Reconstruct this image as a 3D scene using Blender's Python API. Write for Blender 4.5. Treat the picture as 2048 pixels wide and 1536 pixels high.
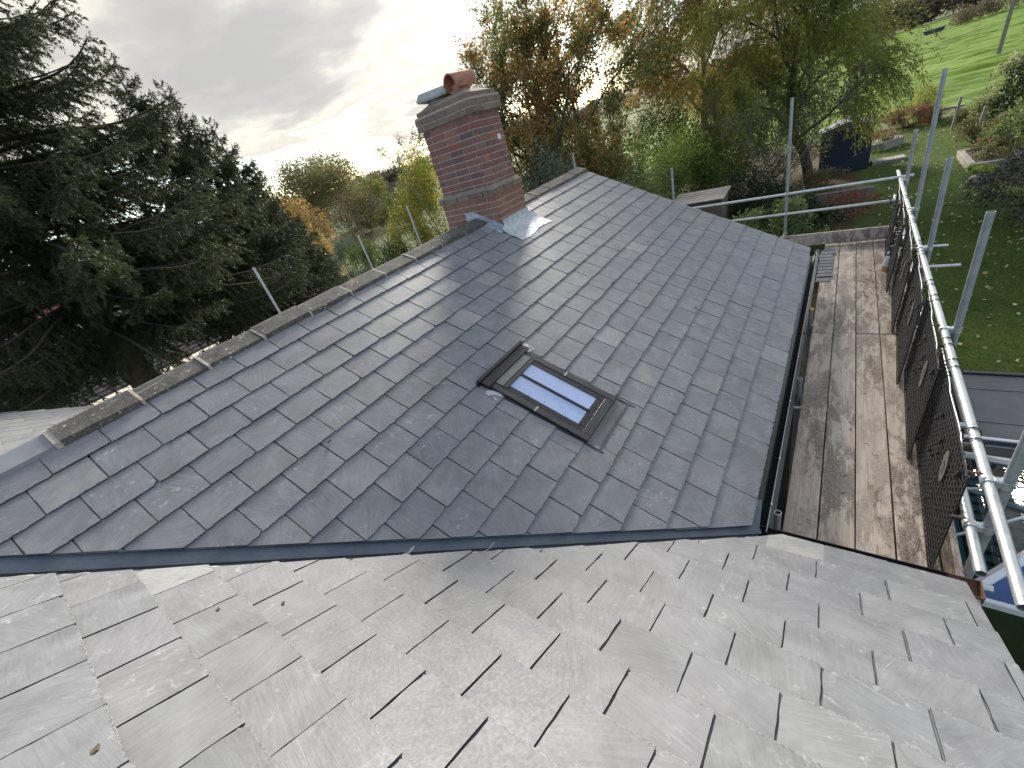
import bpy, math, random
import numpy as np
from mathutils import Vector, Matrix

# ------------------------------------------------------------------ scene, camera, light
for o in list(bpy.data.objects):
    bpy.data.objects.remove(o)
scene = bpy.context.scene
COL = scene.collection
R = math.radians

F_PX = 826.75                       # focal length in pixels of a 2048 px wide frame
YAW, PITCH, ROLL = R(-42.6726), R(-29.2856), R(-17.8038)
fwd = Vector((math.sin(YAW) * math.cos(PITCH), math.cos(YAW) * math.cos(PITCH), math.sin(PITCH)))
rgt = Vector((math.cos(YAW), -math.sin(YAW), 0))
upv = rgt.cross(fwd)
c_r = math.cos(ROLL) * rgt + math.sin(ROLL) * upv
c_u = -math.sin(ROLL) * rgt + math.cos(ROLL) * upv
cd = bpy.data.cameras.new('camera')
cam = bpy.data.objects.new('camera', cd)
COL.objects.link(cam)
cd.sensor_fit = 'HORIZONTAL'
cd.sensor_width = 36
cd.lens = 36 * F_PX / 2048
cd.clip_start = 0.05
cd.clip_end = 4000
cam.matrix_world = Matrix(((c_r.x, c_u.x, -fwd.x, 0), (c_r.y, c_u.y, -fwd.y, 0), (c_r.z, c_u.z, -fwd.z, 0), (0, 0, 0, 1)))
scene.camera = cam

SUN_AZ, SUN_EL = R(-31), R(22.5)
SUN = Vector((math.sin(SUN_AZ) * math.cos(SUN_EL), math.cos(SUN_AZ) * math.cos(SUN_EL), math.sin(SUN_EL)))
sd = bpy.data.lights.new('sun', 'SUN')
sd.energy = 4.2
sd.angle = R(15.0)
sd.color = (1.0, 0.93, 0.82)
sun = bpy.data.objects.new('sun', sd)
COL.objects.link(sun)
sun.rotation_euler = (-SUN).to_track_quat('-Z', 'Y').to_euler()

scene.view_settings.view_transform = 'Standard'
scene.view_settings.look = 'None'
scene.view_settings.gamma = 1
scene.view_settings.exposure = 0.95
scene.view_settings.use_curve_mapping = False
scene.cycles.use_denoising = True
scene.cycles.max_bounces = 6
scene.cycles.transparent_max_bounces = 12
scene.cycles.caustics_reflective = False
scene.cycles.caustics_refractive = False


class NT:
    """tiny node helper"""
    def __init__(self, tree):
        self.t = tree
        self.n = tree.nodes
        self.l = tree.links

    def add(self, kind, **kw):
        nd = self.n.new(kind)
        for k, v in kw.items():
            setattr(nd, k, v)
        return nd

    def put(self, sock, v):
        if hasattr(v, 'is_output'):
            self.l.new(v, sock)
        else:
            sock.default_value = v

    def math(self, op, a, b=0.0, c=0.0, clamp=False):
        nd = self.add('ShaderNodeMath', operation=op, use_clamp=clamp)
        self.put(nd.inputs[0], a)
        self.put(nd.inputs[1], b)
        self.put(nd.inputs[2], c)
        return nd.outputs[0]

    def vmath(self, op, a, b=(0, 0, 0)):
        nd = self.add('ShaderNodeVectorMath', operation=op)
        self.put(nd.inputs[0], a)
        self.put(nd.inputs[1], b)
        return nd.outputs['Value'] if op in ('DOT_PRODUCT', 'LENGTH') else nd.outputs[0]

    def noise(self, vec, scale, detail=4, rough=0.55, dist=0.0):
        nd = self.add('ShaderNodeTexNoise')
        if vec is not None:
            self.l.new(vec, nd.inputs['Vector'])
        nd.inputs['Scale'].default_value = scale
        nd.inputs['Detail'].default_value = detail
        nd.inputs['Roughness'].default_value = rough
        nd.inputs['Distortion'].default_value = dist
        return nd.outputs['Fac']

    def ramp(self, fac, stops, interp='LINEAR'):
        nd = self.add('ShaderNodeValToRGB')
        nd.color_ramp.interpolation = interp
        els = nd.color_ramp.elements
        while len(els) < len(stops):
            els.new(0.5)
        for e, (p, c) in zip(els, stops):
            e.position = p
            e.color = c if len(c) == 4 else (*c, 1)
        self.put(nd.inputs[0], fac)
        return nd.outputs[0]

    def rng(self, v, a, b, c=0.0, d=1.0):
        nd = self.add('ShaderNodeMapRange')
        self.put(nd.inputs[0], v)
        for i, x in enumerate((a, b, c, d)):
            nd.inputs[i + 1].default_value = x
        return nd.outputs[0]

    def mix(self, fac, a, b, blend='MIX'):
        nd = self.add('ShaderNodeMix', data_type='RGBA', blend_type=blend)
        self.put(nd.inputs[0], fac)
        for s, v in ((nd.inputs[6], a), (nd.inputs[7], b)):
            if hasattr(v, 'is_output'):
                self.l.new(v, s)
            else:
                s.default_value = v if len(v) == 4 else (*v, 1)
        return nd.outputs[2]

    def scale(self, vec, s):
        nd = self.add('ShaderNodeMapping')
        self.l.new(vec, nd.inputs[0])
        nd.inputs['Scale'].default_value = s
        return nd.outputs[0]


# ---- world: Nishita sky seen through broken cloud
world = bpy.data.worlds.new('World')
scene.world = world
world.use_nodes = True
w = NT(world.node_tree)
w.n.clear()
wo = w.add('ShaderNodeOutputWorld')
sky = w.add('ShaderNodeTexSky', sky_type='NISHITA', sun_disc=False)
sky.sun_elevation = SUN_EL
sky.sun_rotation = SUN_AZ
sky.air_density = 1.0
sky.dust_density = 0.3
sky.ozone_density = 1.0
bg_sky = w.add('ShaderNodeBackground')
bg_sky.inputs[1].default_value = 0.14
w.l.new(sky.outputs[0], bg_sky.inputs[0])
tc = w.add('ShaderNodeTexCoord')
dirv = tc.outputs['Generated']
sep = w.add('ShaderNodeSeparateXYZ')
w.l.new(dirv, sep.inputs[0])
zz = w.math('MAXIMUM', sep.outputs[2], 0.0)
den = w.math('ADD', zz, 0.13)
cmb = w.add('ShaderNodeCombineXYZ')
w.put(cmb.inputs[0], w.math('DIVIDE', sep.outputs[0], den))
w.put(cmb.inputs[1], w.math('DIVIDE', sep.outputs[1], den))
pl = cmb.outputs[0]
pl = w.vmath('ADD', pl, (-13.0, 9.0, 0.0))
n1_ = w.noise(pl, 0.42, 5, 0.52, 0.3)
n2_ = w.noise(pl, 1.5, 6, 0.58, 0.2)
cover = w.math('ADD', w.math('MULTIPLY', n1_, 0.74), w.math('MULTIPLY', n2_, 0.26))
dens = w.rng(cover, 0.435, 0.50)
thick = w.rng(cover, 0.43, 0.63)
cs = w.vmath('DOT_PRODUCT', dirv, tuple(SUN))
cs = w.math('MAXIMUM', cs, 0.0)
glow1 = w.math('POWER', cs, 5.0)
glow2 = w.math('POWER', cs, 40.0)
base = w.ramp(thick, [(0.0, (0.72, 0.70, 0.64)), (0.22, (0.52, 0.51, 0.48)), (0.42, (0.36, 0.36, 0.355)), (0.6, (0.43, 0.43, 0.42)), (0.8, (0.29, 0.295, 0.31)), (1.0, (0.25, 0.26, 0.28))])
lit = w.math('ADD', w.math('MULTIPLY', glow1, 0.28), w.math('MULTIPLY', glow2, 0.5))
lit = w.math('MULTIPLY', lit, w.rng(thick, 0.0, 1.0, 1.0, 0.45))
bright = w.math('MULTIPLY', w.math('ADD', 0.92, lit), 1.24)
ccol = w.mix(1.0, base, w.mix(w.rng(cs, 0.0, 0.6), (0.84, 0.96, 1.22), (1.03, 0.985, 0.90)), 'MULTIPLY')
bg_c = w.add('ShaderNodeBackground')
w.l.new(ccol, bg_c.inputs[0])
w.put(bg_c.inputs[1], bright)
mx = w.add('ShaderNodeMixShader')
w.put(mx.inputs[0], dens)
w.l.new(bg_sky.outputs[0], mx.inputs[1])
w.l.new(bg_c.outputs[0], mx.inputs[2])
w.l.new(mx.outputs[0], wo.inputs[0])

# ------------------------------------------------------------------ helpers
random.seed(7)
RNG = np.random.default_rng(11)
GZ = -5.0                            # ground level


def mat(name):
    m = bpy.data.materials.new(name)
    m.use_nodes = True
    t = NT(m.node_tree)
    p = t.n['Principled BSDF']
    return m, t, p


def simple(name, c1, c2, rough=0.6, scale=6.0, metal=0.0, bump=0.15, spec=0.5, fine=60.0, stretch=None, rnd=0.0, coord='Object'):
    m, t, p = mat(name)
    co = t.add('ShaderNodeTexCoord').outputs[coord]
    if stretch:
        co = t.scale(co, stretch)
    oi = t.add('ShaderNodeObjectInfo')
    co = t.vmath('ADD', co, t.vmath('MULTIPLY', t.add('ShaderNodeCombineXYZ').outputs[0], (1, 1, 1))) if False else co
    n = t.noise(co, scale, 5, 0.6)
    f = t.noise(co, fine, 3, 0.6)
    k = t.math('ADD', t.math('MULTIPLY', n, 0.7), t.math('MULTIPLY', f, 0.3))
    k = t.rng(k, 0.34, 0.66)
    col = t.mix(k, c1, c2)
    if rnd:
        v = t.rng(oi.outputs['Random'], 0, 1, 1 - rnd, 1 + rnd)
        cc = t.add('ShaderNodeCombineXYZ')
        for i in range(3):
            t.put(cc.inputs[i], v)
        col = t.mix(1.0, col, cc.outputs[0], 'MULTIPLY')
    t.l.new(col, p.inputs['Base Color'])
    p.inputs['Metallic'].default_value = metal
    p.inputs['Specular IOR Level'].default_value = spec
    t.put(p.inputs['Roughness'], t.rng(f, 0.3, 0.7, max(rough - 0.1, 0.02), min(rough + 0.1, 1)))
    if bump:
        b = t.add('ShaderNodeBump')
        b.inputs['Strength'].default_value = bump
        b.inputs['Distance'].default_value = 0.01
        t.put(b.inputs['Height'], k)
        t.l.new(b.outputs[0], p.inputs['Normal'])
    return m


ORG = {}


def worg(o):
    return ORG.get(o.name, Vector((0, 0, 0))) if o is not None else Vector((0, 0, 0))


def thing(name, label, cat, loc, group=None, kind=None):
    o = bpy.data.objects.new(name, None)
    o.empty_display_size = 0.2
    o.location = loc
    COL.objects.link(o)
    ORG[o.name] = Vector(loc)
    tag(o, label, cat, group, kind)
    return o


def tag(o, label=None, cat=None, group=None, kind=None):
    if label:
        o['label'] = label
    if cat:
        o['category'] = cat
    if group:
        o['group'] = group
    if kind:
        o['kind'] = kind
    return o


def mesh_np(name, V, counts, idx, smooth=False, rnd=None):
    me = bpy.data.meshes.new(name)
    V = np.asarray(V, np.float32).reshape(-1, 3)
    counts = np.asarray(counts, np.int32)
    idx = np.asarray(idx, np.int32)
    me.vertices.add(len(V))
    me.vertices.foreach_set('co', V.ravel())
    me.loops.add(len(idx))
    me.loops.foreach_set('vertex_index', idx)
    me.polygons.add(len(counts))
    st = np.zeros(len(counts), np.int32)
    st[1:] = np.cumsum(counts)[:-1]
    me.polygons.foreach_set('loop_start', st)
    me.polygons.foreach_set('use_smooth', np.full(len(counts), bool(smooth)))
    if rnd is not None:
        a = me.attributes.new('rnd', 'FLOAT', 'FACE')
        a.data.foreach_set('value', np.asarray(rnd, np.float32))
    me.update(calc_edges=True)
    return me


def link(name, me, m, parent=None, M=None):
    o = bpy.data.objects.new(name, me)
    COL.objects.link(o)
    if m is not None and len(me.materials) == 0:
        me.materials.append(m)
    if parent is not None:
        o.parent = parent
        ORG[o.name] = worg(parent)
    if M is not None:
        o.matrix_basis = Matrix.Translation(-worg(parent)) @ M if parent is not None else M
    return o


class MB:
    """collects shapes in world coordinates and links them as ONE mesh object"""
    def __init__(self):
        self.v, self.c, self.i, self.r = [], [], [], []
        self.sm = []

    def face(self, f, off, r=0.0):
        self.c.append(len(f))
        self.i += [a + off for a in f]
        self.r.append(r)

    def raw(self, vs, fs, r=0.0):
        o = len(self.v)
        self.v += [tuple(a) for a in vs]
        for f in fs:
            self.face(f, o, r)
        return self

    def box(self, c, s, M=None, bev=0.0, r=0.0):
        x, y, z = s[0] / 2, s[1] / 2, s[2] / 2
        if bev <= 0:
            vs = [(-x, -y, -z), (x, -y, -z), (x, y, -z), (-x, y, -z), (-x, -y, z), (x, -y, z), (x, y, z), (-x, y, z)]
            fs = [(0, 3, 2, 1), (4, 5, 6, 7), (0, 1, 5, 4), (1, 2, 6, 5), (2, 3, 7, 6), (3, 0, 4, 7)]
        else:
            b = bev
            vs, fs = [], []
            for k, (zz_, ins) in enumerate(((-z, b), (-z + b, 0), (z - b, 0), (z, b))):
                vs += [(-x + ins, -y + ins, zz_), (x - ins, -y + ins, zz_), (x - ins, y - ins, zz_), (-x + ins, y - ins, zz_)]
            fs.append((3, 2, 1, 0))
            for k in range(3):
                for j in range(4):
                    a, bb = k * 4 + j, k * 4 + (j + 1) % 4
                    fs.append((a, bb, bb + 4, a + 4))
            fs.append((12, 13, 14, 15))
        c = Vector(c)
        if M is not None:
            vs = [c + M @ Vector(v) for v in vs]
        else:
            vs = [c + Vector(v) for v in vs]
        return self.raw(vs, fs, r)

    def tube(self, p0, p1, r0, r1=None, n=12, hollow=0.0, caps=True):
        p0, p1 = Vector(p0), Vector(p1)
        r1 = r0 if r1 is None else r1
        d = (p1 - p0).normalized()
        a = d.orthogonal().normalized()
        b = d.cross(a)
        ring = [(math.cos(2 * math.pi * k / n), math.sin(2 * math.pi * k / n)) for k in range(n)]
        vs = [p0 + (a * c + b * s) * r0 for c, s in ring] + [p1 + (a * c + b * s) * r1 for c, s in ring]
        fs = [(k, (k + 1) % n, n + (k + 1) % n, n + k) for k in range(n)]
        if hollow:
            e = d * 0.15
            vs += [p0 + (a * c + b * s) * r0 * hollow for c, s in ring] + [p1 + (a * c + b * s) * r1 * hollow for c, s in ring]
            vs += [p0 + e + (a * c + b * s) * r0 * hollow for c, s in ring] + [p1 - e + (a * c + b * s) * r1 * hollow for c, s in ring]
            for k in range(n):
                j = (k + 1) % n
                fs.append((j, k, 2 * n + k, 2 * n + j))
                fs.append((n + k, n + j, 3 * n + j, 3 * n + k))
                fs.append((2 * n + j, 2 * n + k, 4 * n + k, 4 * n + j))
                fs.append((3 * n + k, 3 * n + j, 5 * n + j, 5 * n + k))
            fs.append(tuple(4 * n + k for k in range(n)))
            fs.append(tuple(5 * n + k for k in reversed(range(n))))
        elif caps:
            fs.append(tuple(reversed(range(n))))
            fs.append(tuple(range(n, 2 * n)))
        return self.raw(vs, fs)

    def path(self, pts, r, n=6):
        """bent tube through points; r a number or a list"""
        pts = [Vector(p) for p in pts]
        rs = r if isinstance(r, (list, tuple)) else [r] * len(pts)
        vs, fs = [], []
        a = None
        for k, p in enumerate(pts):
            d = (pts[min(k + 1, len(pts) - 1)] - pts[max(k - 1, 0)]).normalized()
            if a is None:
                a = d.orthogonal().normalized()
            a = (a - d * a.dot(d)).normalized()
            b = d.cross(a)
            vs += [p + (a * math.cos(2 * math.pi * j / n) + b * math.sin(2 * math.pi * j / n)) * rs[k] for j in range(n)]
        for k in range(len(pts) - 1):
            for j in range(n):
                q = (j + 1) % n
                fs.append((k * n + j, k * n + q, (k + 1) * n + q, (k + 1) * n + j))
        fs.append(tuple(reversed(range(n))))
        fs.append(tuple((len(pts) - 1) * n + j for j in range(n)))
        return self.raw(vs, fs)

    def lathe(self, c, prof, n=20, M=None):
        c = Vector(c)
        vs, fs = [], []
        for r, z in prof:
            for k in range(n):
                v = Vector((r * math.cos(2 * math.pi * k / n), r * math.sin(2 * math.pi * k / n), z))
                vs.append(c + (M @ v if M is not None else v))
        for q in range(len(prof) - 1):
            for k in range(n):
                j = (k + 1) % n
                fs.append((q * n + k, q * n + j, (q + 1) * n + j, (q + 1) * n + k))
        fs.append(tuple(reversed(range(n))))
        fs.append(tuple((len(prof) - 1) * n + k for k in range(n)))
        return self.raw(vs, fs)

    def prism(self, poly, d):
        """polygon (3D points) extruded by vector d"""
        n = len(poly)
        d = Vector(d)
        vs = [Vector(p) for p in poly] + [Vector(p) + d for p in poly]
        fs = [tuple(reversed(range(n))), tuple(range(n, 2 * n))] + [(k, (k + 1) % n, n + (k + 1) % n, n + k) for k in range(n)]
        return self.raw(vs, fs)

    def build(self, name, m, parent=None, smooth=False, label=None):
        V = np.array([tuple(v) for v in self.v], np.float32)
        V = V - np.array(worg(parent), np.float32)
        me = mesh_np(name, V, self.c, self.i, smooth, self.r if any(self.r) else None)
        o = link(name, me, m, parent)
        if smooth:
            try:
                me.set_sharp_from_angle(angle=R(35))
            except Exception:
                pass
        if label:
            o['label'] = label
        return o


def clip(poly, f):
    """Sutherland-Hodgman: keep f(p) >= 0 in the plane"""
    out = []
    for k in range(len(poly)):
        a, b = poly[k], poly[(k + 1) % len(poly)]
        fa, fb = f(a), f(b)
        if fa >= 0:
            out.append(a)
        if (fa >= 0) != (fb >= 0):
            t_ = fa / (fa - fb)
            out.append((a[0] + (b[0] - a[0]) * t_, a[1] + (b[1] - a[1]) * t_))
    return out


def area(poly):
    return 0.5 * sum(poly[k][0] * poly[(k + 1) % len(poly)][1] - poly[(k + 1) % len(poly)][0] * poly[k][1] for k in range(len(poly)))


def project(P):
    d = Vector(P)
    z_ = d.dot(fwd)
    if z_ < 0.05:
        return None
    return (1024 + F_PX * d.dot(c_r) / z_, 768 - F_PX * d.dot(c_u) / z_)


# ------------------------------------------------------------------ materials
def slate_material(name, dark=1.0):
    m, t, p = mat(name)
    oi = t.add('ShaderNodeObjectInfo')
    at = t.add('ShaderNodeAttribute', attribute_name='rnd')
    rnd = t.math('FRACT', t.math('ADD', oi.outputs['Random'], at.outputs['Fac']))
    co = t.add('ShaderNodeTexCoord').outputs['Object']
    off = t.add('ShaderNodeCombineXYZ')
    t.put(off.inputs[0], t.math('MULTIPLY', rnd, 37.0))
    t.put(off.inputs[1], t.math('MULTIPLY', rnd, 91.0))
    t.put(off.inputs[2], t.math('MULTIPLY', rnd, 13.0))
    co = t.vmath('ADD', co, off.outputs[0])
    big = t.noise(co, 5.0, 5, 0.6, 0.4)
    fine = t.noise(co, 70.0, 4, 0.65)
    # riven grain: streaks along a direction that differs from slate to slate
    rot = t.add('ShaderNodeVectorRotate', rotation_type='Z_AXIS')
    t.l.new(co, rot.inputs['Vector'])
    t.put(rot.inputs['Angle'], t.math('MULTIPLY', rnd, 9.0))
    grain = t.noise(t.scale(rot.outputs[0], (9, 75, 9)), 1.0, 4, 0.6, 0.6)
    scr = t.noise(t.scale(rot.outputs[0], (3, 110, 3)), 1.0, 2, 0.5, 1.2)
    scuffmask = t.noise(co, 3.3, 4, 0.6, 0.8)
    hue = t.ramp(rnd, [(0.0, (0.186, 0.190, 0.206)), (0.35, (0.172, 0.179, 0.194)), (0.6, (0.190, 0.197, 0.206)), (0.85, (0.178, 0.183, 0.200)), (0.93, (0.160, 0.166, 0.184)), (0.965, (0.212, 0.219, 0.228)), (1.0, (0.25, 0.258, 0.264))])
    val = t.math('ADD', t.rng(big, 0.3, 0.7, 0.78, 1.16), t.rng(grain, 0.3, 0.7, -0.10, 0.10))
    cc = t.add('ShaderNodeCombineXYZ')
    for i in range(3):
        t.put(cc.inputs[i], val)
    col = t.mix(1.0, hue, cc.outputs[0], 'MULTIPLY')
    # chalky scuffs and drag marks from handling
    sc = t.math('MULTIPLY', t.rng(scr, 0.60, 0.72), t.rng(scuffmask, 0.50, 0.64))
    spots = t.math('MULTIPLY', t.rng(t.noise(co, 24.0, 6, 0.72), 0.57, 0.68), t.rng(scuffmask, 0.47, 0.62))
    k = t.math('MAXIMUM', t.math('MULTIPLY', sc, 0.38), t.math('MULTIPLY', spots, 0.50), clamp=True)
    col = t.mix(k, col, (0.52, 0.53, 0.54))
    stain = t.math('MULTIPLY', t.rng(t.noise(co, 11.0, 5, 0.65, 0.5), 0.63, 0.72), 0.45)
    col = t.mix(stain, col, (0.10, 0.105, 0.11))
    # dressed tail edge: a paler, chipped strip
    sepy = t.add('ShaderNodeSeparateXYZ')
    t.l.new(t.add('ShaderNodeTexCoord').outputs['Object'], sepy.inputs[0])
    edge = t.rng(t.math('ADD', t.math('ABSOLUTE', sepy.outputs[1]), t.math('MULTIPLY', t.noise(co, 60.0, 3, 0.7), 0.016)), 0.0155, 0.009)
    col = t.mix(t.math('MULTIPLY', edge, 0.22), col, (0.50, 0.53, 0.56))
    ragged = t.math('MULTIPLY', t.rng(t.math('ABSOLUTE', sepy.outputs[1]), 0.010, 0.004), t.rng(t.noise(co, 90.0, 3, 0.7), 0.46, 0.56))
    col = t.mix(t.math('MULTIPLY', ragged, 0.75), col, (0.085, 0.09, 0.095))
    # a faint warm rust bloom on a few slates
    rust = t.math('MULTIPLY', t.rng(rnd, 0.93, 0.97), t.rng(big, 0.5, 0.75, 0.0, 0.35))
    col = t.mix(rust, col, (0.34, 0.26, 0.18))
    t.l.new(col, p.inputs['Base Color'])
    t.put(p.inputs['Roughness'], t.math('ADD', t.rng(fine, 0.3, 0.7, 0.45, 0.58), t.math('MULTIPLY', k, 0.25)))
    p.inputs['Specular IOR Level'].default_value = 0.38
    h = t.math('ADD', t.math('MULTIPLY', grain, 0.6), t.math('MULTIPLY', big, 0.9))
    h = t.math('ADD', h, t.math('MULTIPLY', fine, 0.25))
    b = t.add('ShaderNodeBump')
    b.inputs['Strength'].default_value = 0.35
    b.inputs['Distance'].default_value = 0.004
    t.put(b.inputs['Height'], h)
    t.l.new(b.outputs[0], p.inputs['Normal'])
    return m


M = {}
M['slate'] = slate_material('slate')
M['slate_edge'] = simple('broken_slate_edge', (0.040, 0.046, 0.052), (0.095, 0.105, 0.115), 0.8, 60, 0, 0.3)
M['deck'] = simple('roofing_felt', (0.02, 0.02, 0.022), (0.035, 0.035, 0.038), 0.9)
M['galv'] = simple('galvanised_steel', (0.42, 0.45, 0.46), (0.62, 0.65, 0.65), 0.42, 14, 0.75, 0.06, fine=90)
M['galv_old'] = simple('dull_galvanised_steel', (0.26, 0.29, 0.30), (0.42, 0.45, 0.46), 0.55, 12, 0.55, 0.08, fine=90)
M['apron_lead'] = simple('dull_dark_lead', (0.085, 0.088, 0.092), (0.15, 0.155, 0.16), 0.55, 9, 0.1, 0.15)
M['lead'] = simple('sheet_lead', (0.30, 0.33, 0.37), (0.58, 0.62, 0.66), 0.42, 16, 0.35, 0.5, fine=50)
M['valley'] = simple('valley_trough_gel_coat', (0.060, 0.085, 0.118), (0.12, 0.145, 0.175), 0.5, 5, 0.0, 0.2)
M['mortar'] = simple('mortar', (0.30, 0.27, 0.225), (0.44, 0.40, 0.34), 0.95, 20, 0, 0.5)
M['mortar_dark'] = simple('lichened_mortar', (0.15, 0.135, 0.105), (0.27, 0.245, 0.20), 0.95, 18, 0, 0.5)
M['mortar_pale'] = simple('pale_mortar', (0.55, 0.54, 0.50), (0.74, 0.73, 0.68), 0.95, 30, 0, 0.4)
M['black_metal'] = simple('black_coated_metal', (0.014, 0.014, 0.016), (0.03, 0.03, 0.033), 0.32, 20, 0.2, 0.03)
M['brown_metal'] = simple('grey_brown_coated_metal', (0.026, 0.025, 0.027), (0.046, 0.045, 0.047), 0.40, 14, 0.1, 0.04)
M['taupe_metal'] = simple('taupe_blind_box', (0.13, 0.125, 0.115), (0.18, 0.175, 0.16), 0.45, 12, 0.2, 0.03)
M['gutter'] = simple('black_gutter_plastic', (0.010, 0.011, 0.012), (0.022, 0.023, 0.026), 0.28, 12, 0, 0.05)
M['black_plastic'] = simple('black_mesh_plastic', (0.010, 0.010, 0.012), (0.024, 0.024, 0.028), 0.30, 30, 0, 0.0)
M['tag'] = simple('grey_plate', (0.10, 0.10, 0.09), (0.19, 0.185, 0.165), 0.6, 30, 0, 0.1)
M['rust'] = simple('rusty_iron', (0.10, 0.045, 0.025), (0.20, 0.12, 0.08), 0.8, 16, 0.1, 0.4)
M['white_paint'] = simple('white_frame_paint', (0.72, 0.74, 0.76), (0.82, 0.83, 0.84), 0.35, 4, 0, 0.02)
M['felt_roof'] = simple('grey_flat_roof_felt', (0.075, 0.078, 0.085), (0.15, 0.155, 0.165), 0.6, 1.6, 0, 0.1, fine=12)
M['render'] = simple('pale_wall_render', (0.55, 0.50, 0.42), (0.66, 0.62, 0.54), 0.9, 3, 0, 0.2)
M['timber'] = simple('weathered_timber', (0.16, 0.13, 0.10), (0.32, 0.28, 0.23), 0.85, 5, 0, 0.3, stretch=(3, 0.5, 3), rnd=0.25)
M['inner'] = simple('grey_inner_board', (0.10, 0.10, 0.105), (0.20, 0.20, 0.20), 0.7, 5, 0, 0.2, stretch=(3, 0.5, 3))
M['sleeper'] = simple('dark_sleeper_wood', (0.10, 0.075, 0.055), (0.20, 0.16, 0.125), 0.9, 4, 0, 0.3, rnd=0.2)
M['stone'] = simple('pale_stone', (0.18, 0.165, 0.14), (0.32, 0.30, 0.26), 0.9, 4, 0, 0.3, rnd=0.15)
M['shed_blue'] = simple('dark_blue_paint', (0.010, 0.020, 0.040), (0.018, 0.032, 0.058), 0.55, 5, 0, 0.1, stretch=(1, 1, 6))
M['terracotta'] = simple('terracotta', (0.27, 0.105, 0.065), (0.42, 0.20, 0.13), 0.75, 14, 0, 0.2)
M['cowl'] = simple('grey_cowl_clay', (0.26, 0.26, 0.25), (0.44, 0.43, 0.41), 0.8, 12, 0, 0.2)
M['bark'] = simple('bark', (0.045, 0.035, 0.028), (0.12, 0.10, 0.08), 0.95, 7, 0, 0.6, stretch=(3, 3, 0.6))
M['bark_pale'] = simple('pale_bark', (0.13, 0.11, 0.09), (0.26, 0.23, 0.19), 0.95, 7, 0, 0.5, stretch=(3, 3, 0.6))
M['new_ridge'] = simple('new_grey_ridge', (0.17, 0.18, 0.19), (0.23, 0.24, 0.255), 0.5, 6, 0.1, 0.06)
M['soil'] = simple('garden_soil', (0.035, 0.028, 0.018), (0.09, 0.075, 0.045), 0.98, 1.5, 0, 0.6, fine=14)
M['red_tile'] = simple('red_clay_tile', (0.16, 0.06, 0.04), (0.28, 0.12, 0.08), 0.85, 5, 0, 0.3, rnd=0.3)
M['dark_tile'] = simple('dark_concrete_tile', (0.028, 0.024, 0.027), (0.060, 0.050, 0.052), 0.85, 5, 0, 0.3, rnd=0.35)
M['concrete'] = simple('pale_weathered_concrete', (0.33, 0.32, 0.30), (0.52, 0.50, 0.46), 0.9, 2.5, 0, 0.2)
M['lichen'] = simple('lichen_stained_concrete', (0.26, 0.25, 0.23), (0.42, 0.33, 0.12), 0.9, 1.2, 0, 0.2)
M['bottle_white'] = simple('white_bottle_plastic', (0.72, 0.72, 0.70), (0.80, 0.80, 0.78), 0.4, 4, 0, 0.0)
M['amber'] = simple('amber_liquid', (0.60, 0.33, 0.10), (0.66, 0.40, 0.15), 0.35, 4, 0, 0.0)
M['blue_cap'] = simple('blue_cap_plastic', (0.03, 0.05, 0.16), (0.05, 0.07, 0.2), 0.4, 4, 0, 0.0)
M['yellow_cap'] = simple('yellow_cap_plastic', (0.55, 0.42, 0.10), (0.66, 0.52, 0.18), 0.5, 8, 0, 0.0)
M['sticker'] = simple('white_sticker', (0.62, 0.64, 0.66), (0.78, 0.79, 0.80), 0.5, 30, 0, 0.0)
M['wire'] = simple('pale_rim_wire', (0.52, 0.52, 0.50), (0.70, 0.70, 0.67), 0.4, 30, 0.3, 0.0)


def brick_material(name, stops):
    m, t, p = mat(name)
    oi = t.add('ShaderNodeObjectInfo')
    co = t.add('ShaderNodeTexCoord').outputs['Object']
    off = t.add('ShaderNodeCombineXYZ')
    for i in range(3):
        t.put(off.inputs[i], t.math('MULTIPLY', oi.outputs['Random'], 40.0 + 17 * i))
    co = t.vmath('ADD', co, off.outputs[0])
    col = t.ramp(oi.outputs['Random'], stops)
    n = t.noise(co, 22, 5, 0.65, 0.4)
    f = t.noise(co, 110, 3, 0.6)
    col = t.mix(t.rng(n, 0.40, 0.72, 0.0, 0.55), col, (0.115, 0.082, 0.076))
    col = t.mix(t.math('MULTIPLY', t.rng(n, 0.56, 0.30), t.rng(f, 0.5, 0.7, 0.0, 0.55)), col, (0.36, 0.30, 0.26))
    t.l.new(col, p.inputs['Base Color'])
    p.inputs['Roughness'].default_value = 0.9
    b = t.add('ShaderNodeBump')
    b.inputs['Strength'].default_value = 0.6
    b.inputs['Distance'].default_value = 0.004
    t.put(b.inputs['Height'], t.math('ADD', n, t.math('MULTIPLY', f, 0.5)))
    t.l.new(b.outputs[0], p.inputs['Normal'])
    return m


M['brick'] = brick_material('red_brick', [(0.0, (0.30, 0.085, 0.070)), (0.18, (0.20, 0.10, 0.092)), (0.34, (0.30, 0.125, 0.09)), (0.5, (0.15, 0.085, 0.085)), (0.66, (0.27, 0.105, 0.085)), (0.82, (0.205, 0.125, 0.11)), (1.0, (0.35, 0.14, 0.10))])
M['brick_low'] = brick_material('orange_brown_brick', [(0.0, (0.31, 0.135, 0.085)), (0.3, (0.25, 0.12, 0.09)), (0.6, (0.32, 0.155, 0.10)), (1.0, (0.26, 0.14, 0.11))])
M['brick_cap'] = brick_material('lichened_grey_brick', [(0.0, (0.25, 0.185, 0.13)), (0.4, (0.19, 0.125, 0.10)), (0.7, (0.27, 0.20, 0.145)), (1.0, (0.17, 0.12, 0.105))])


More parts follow.
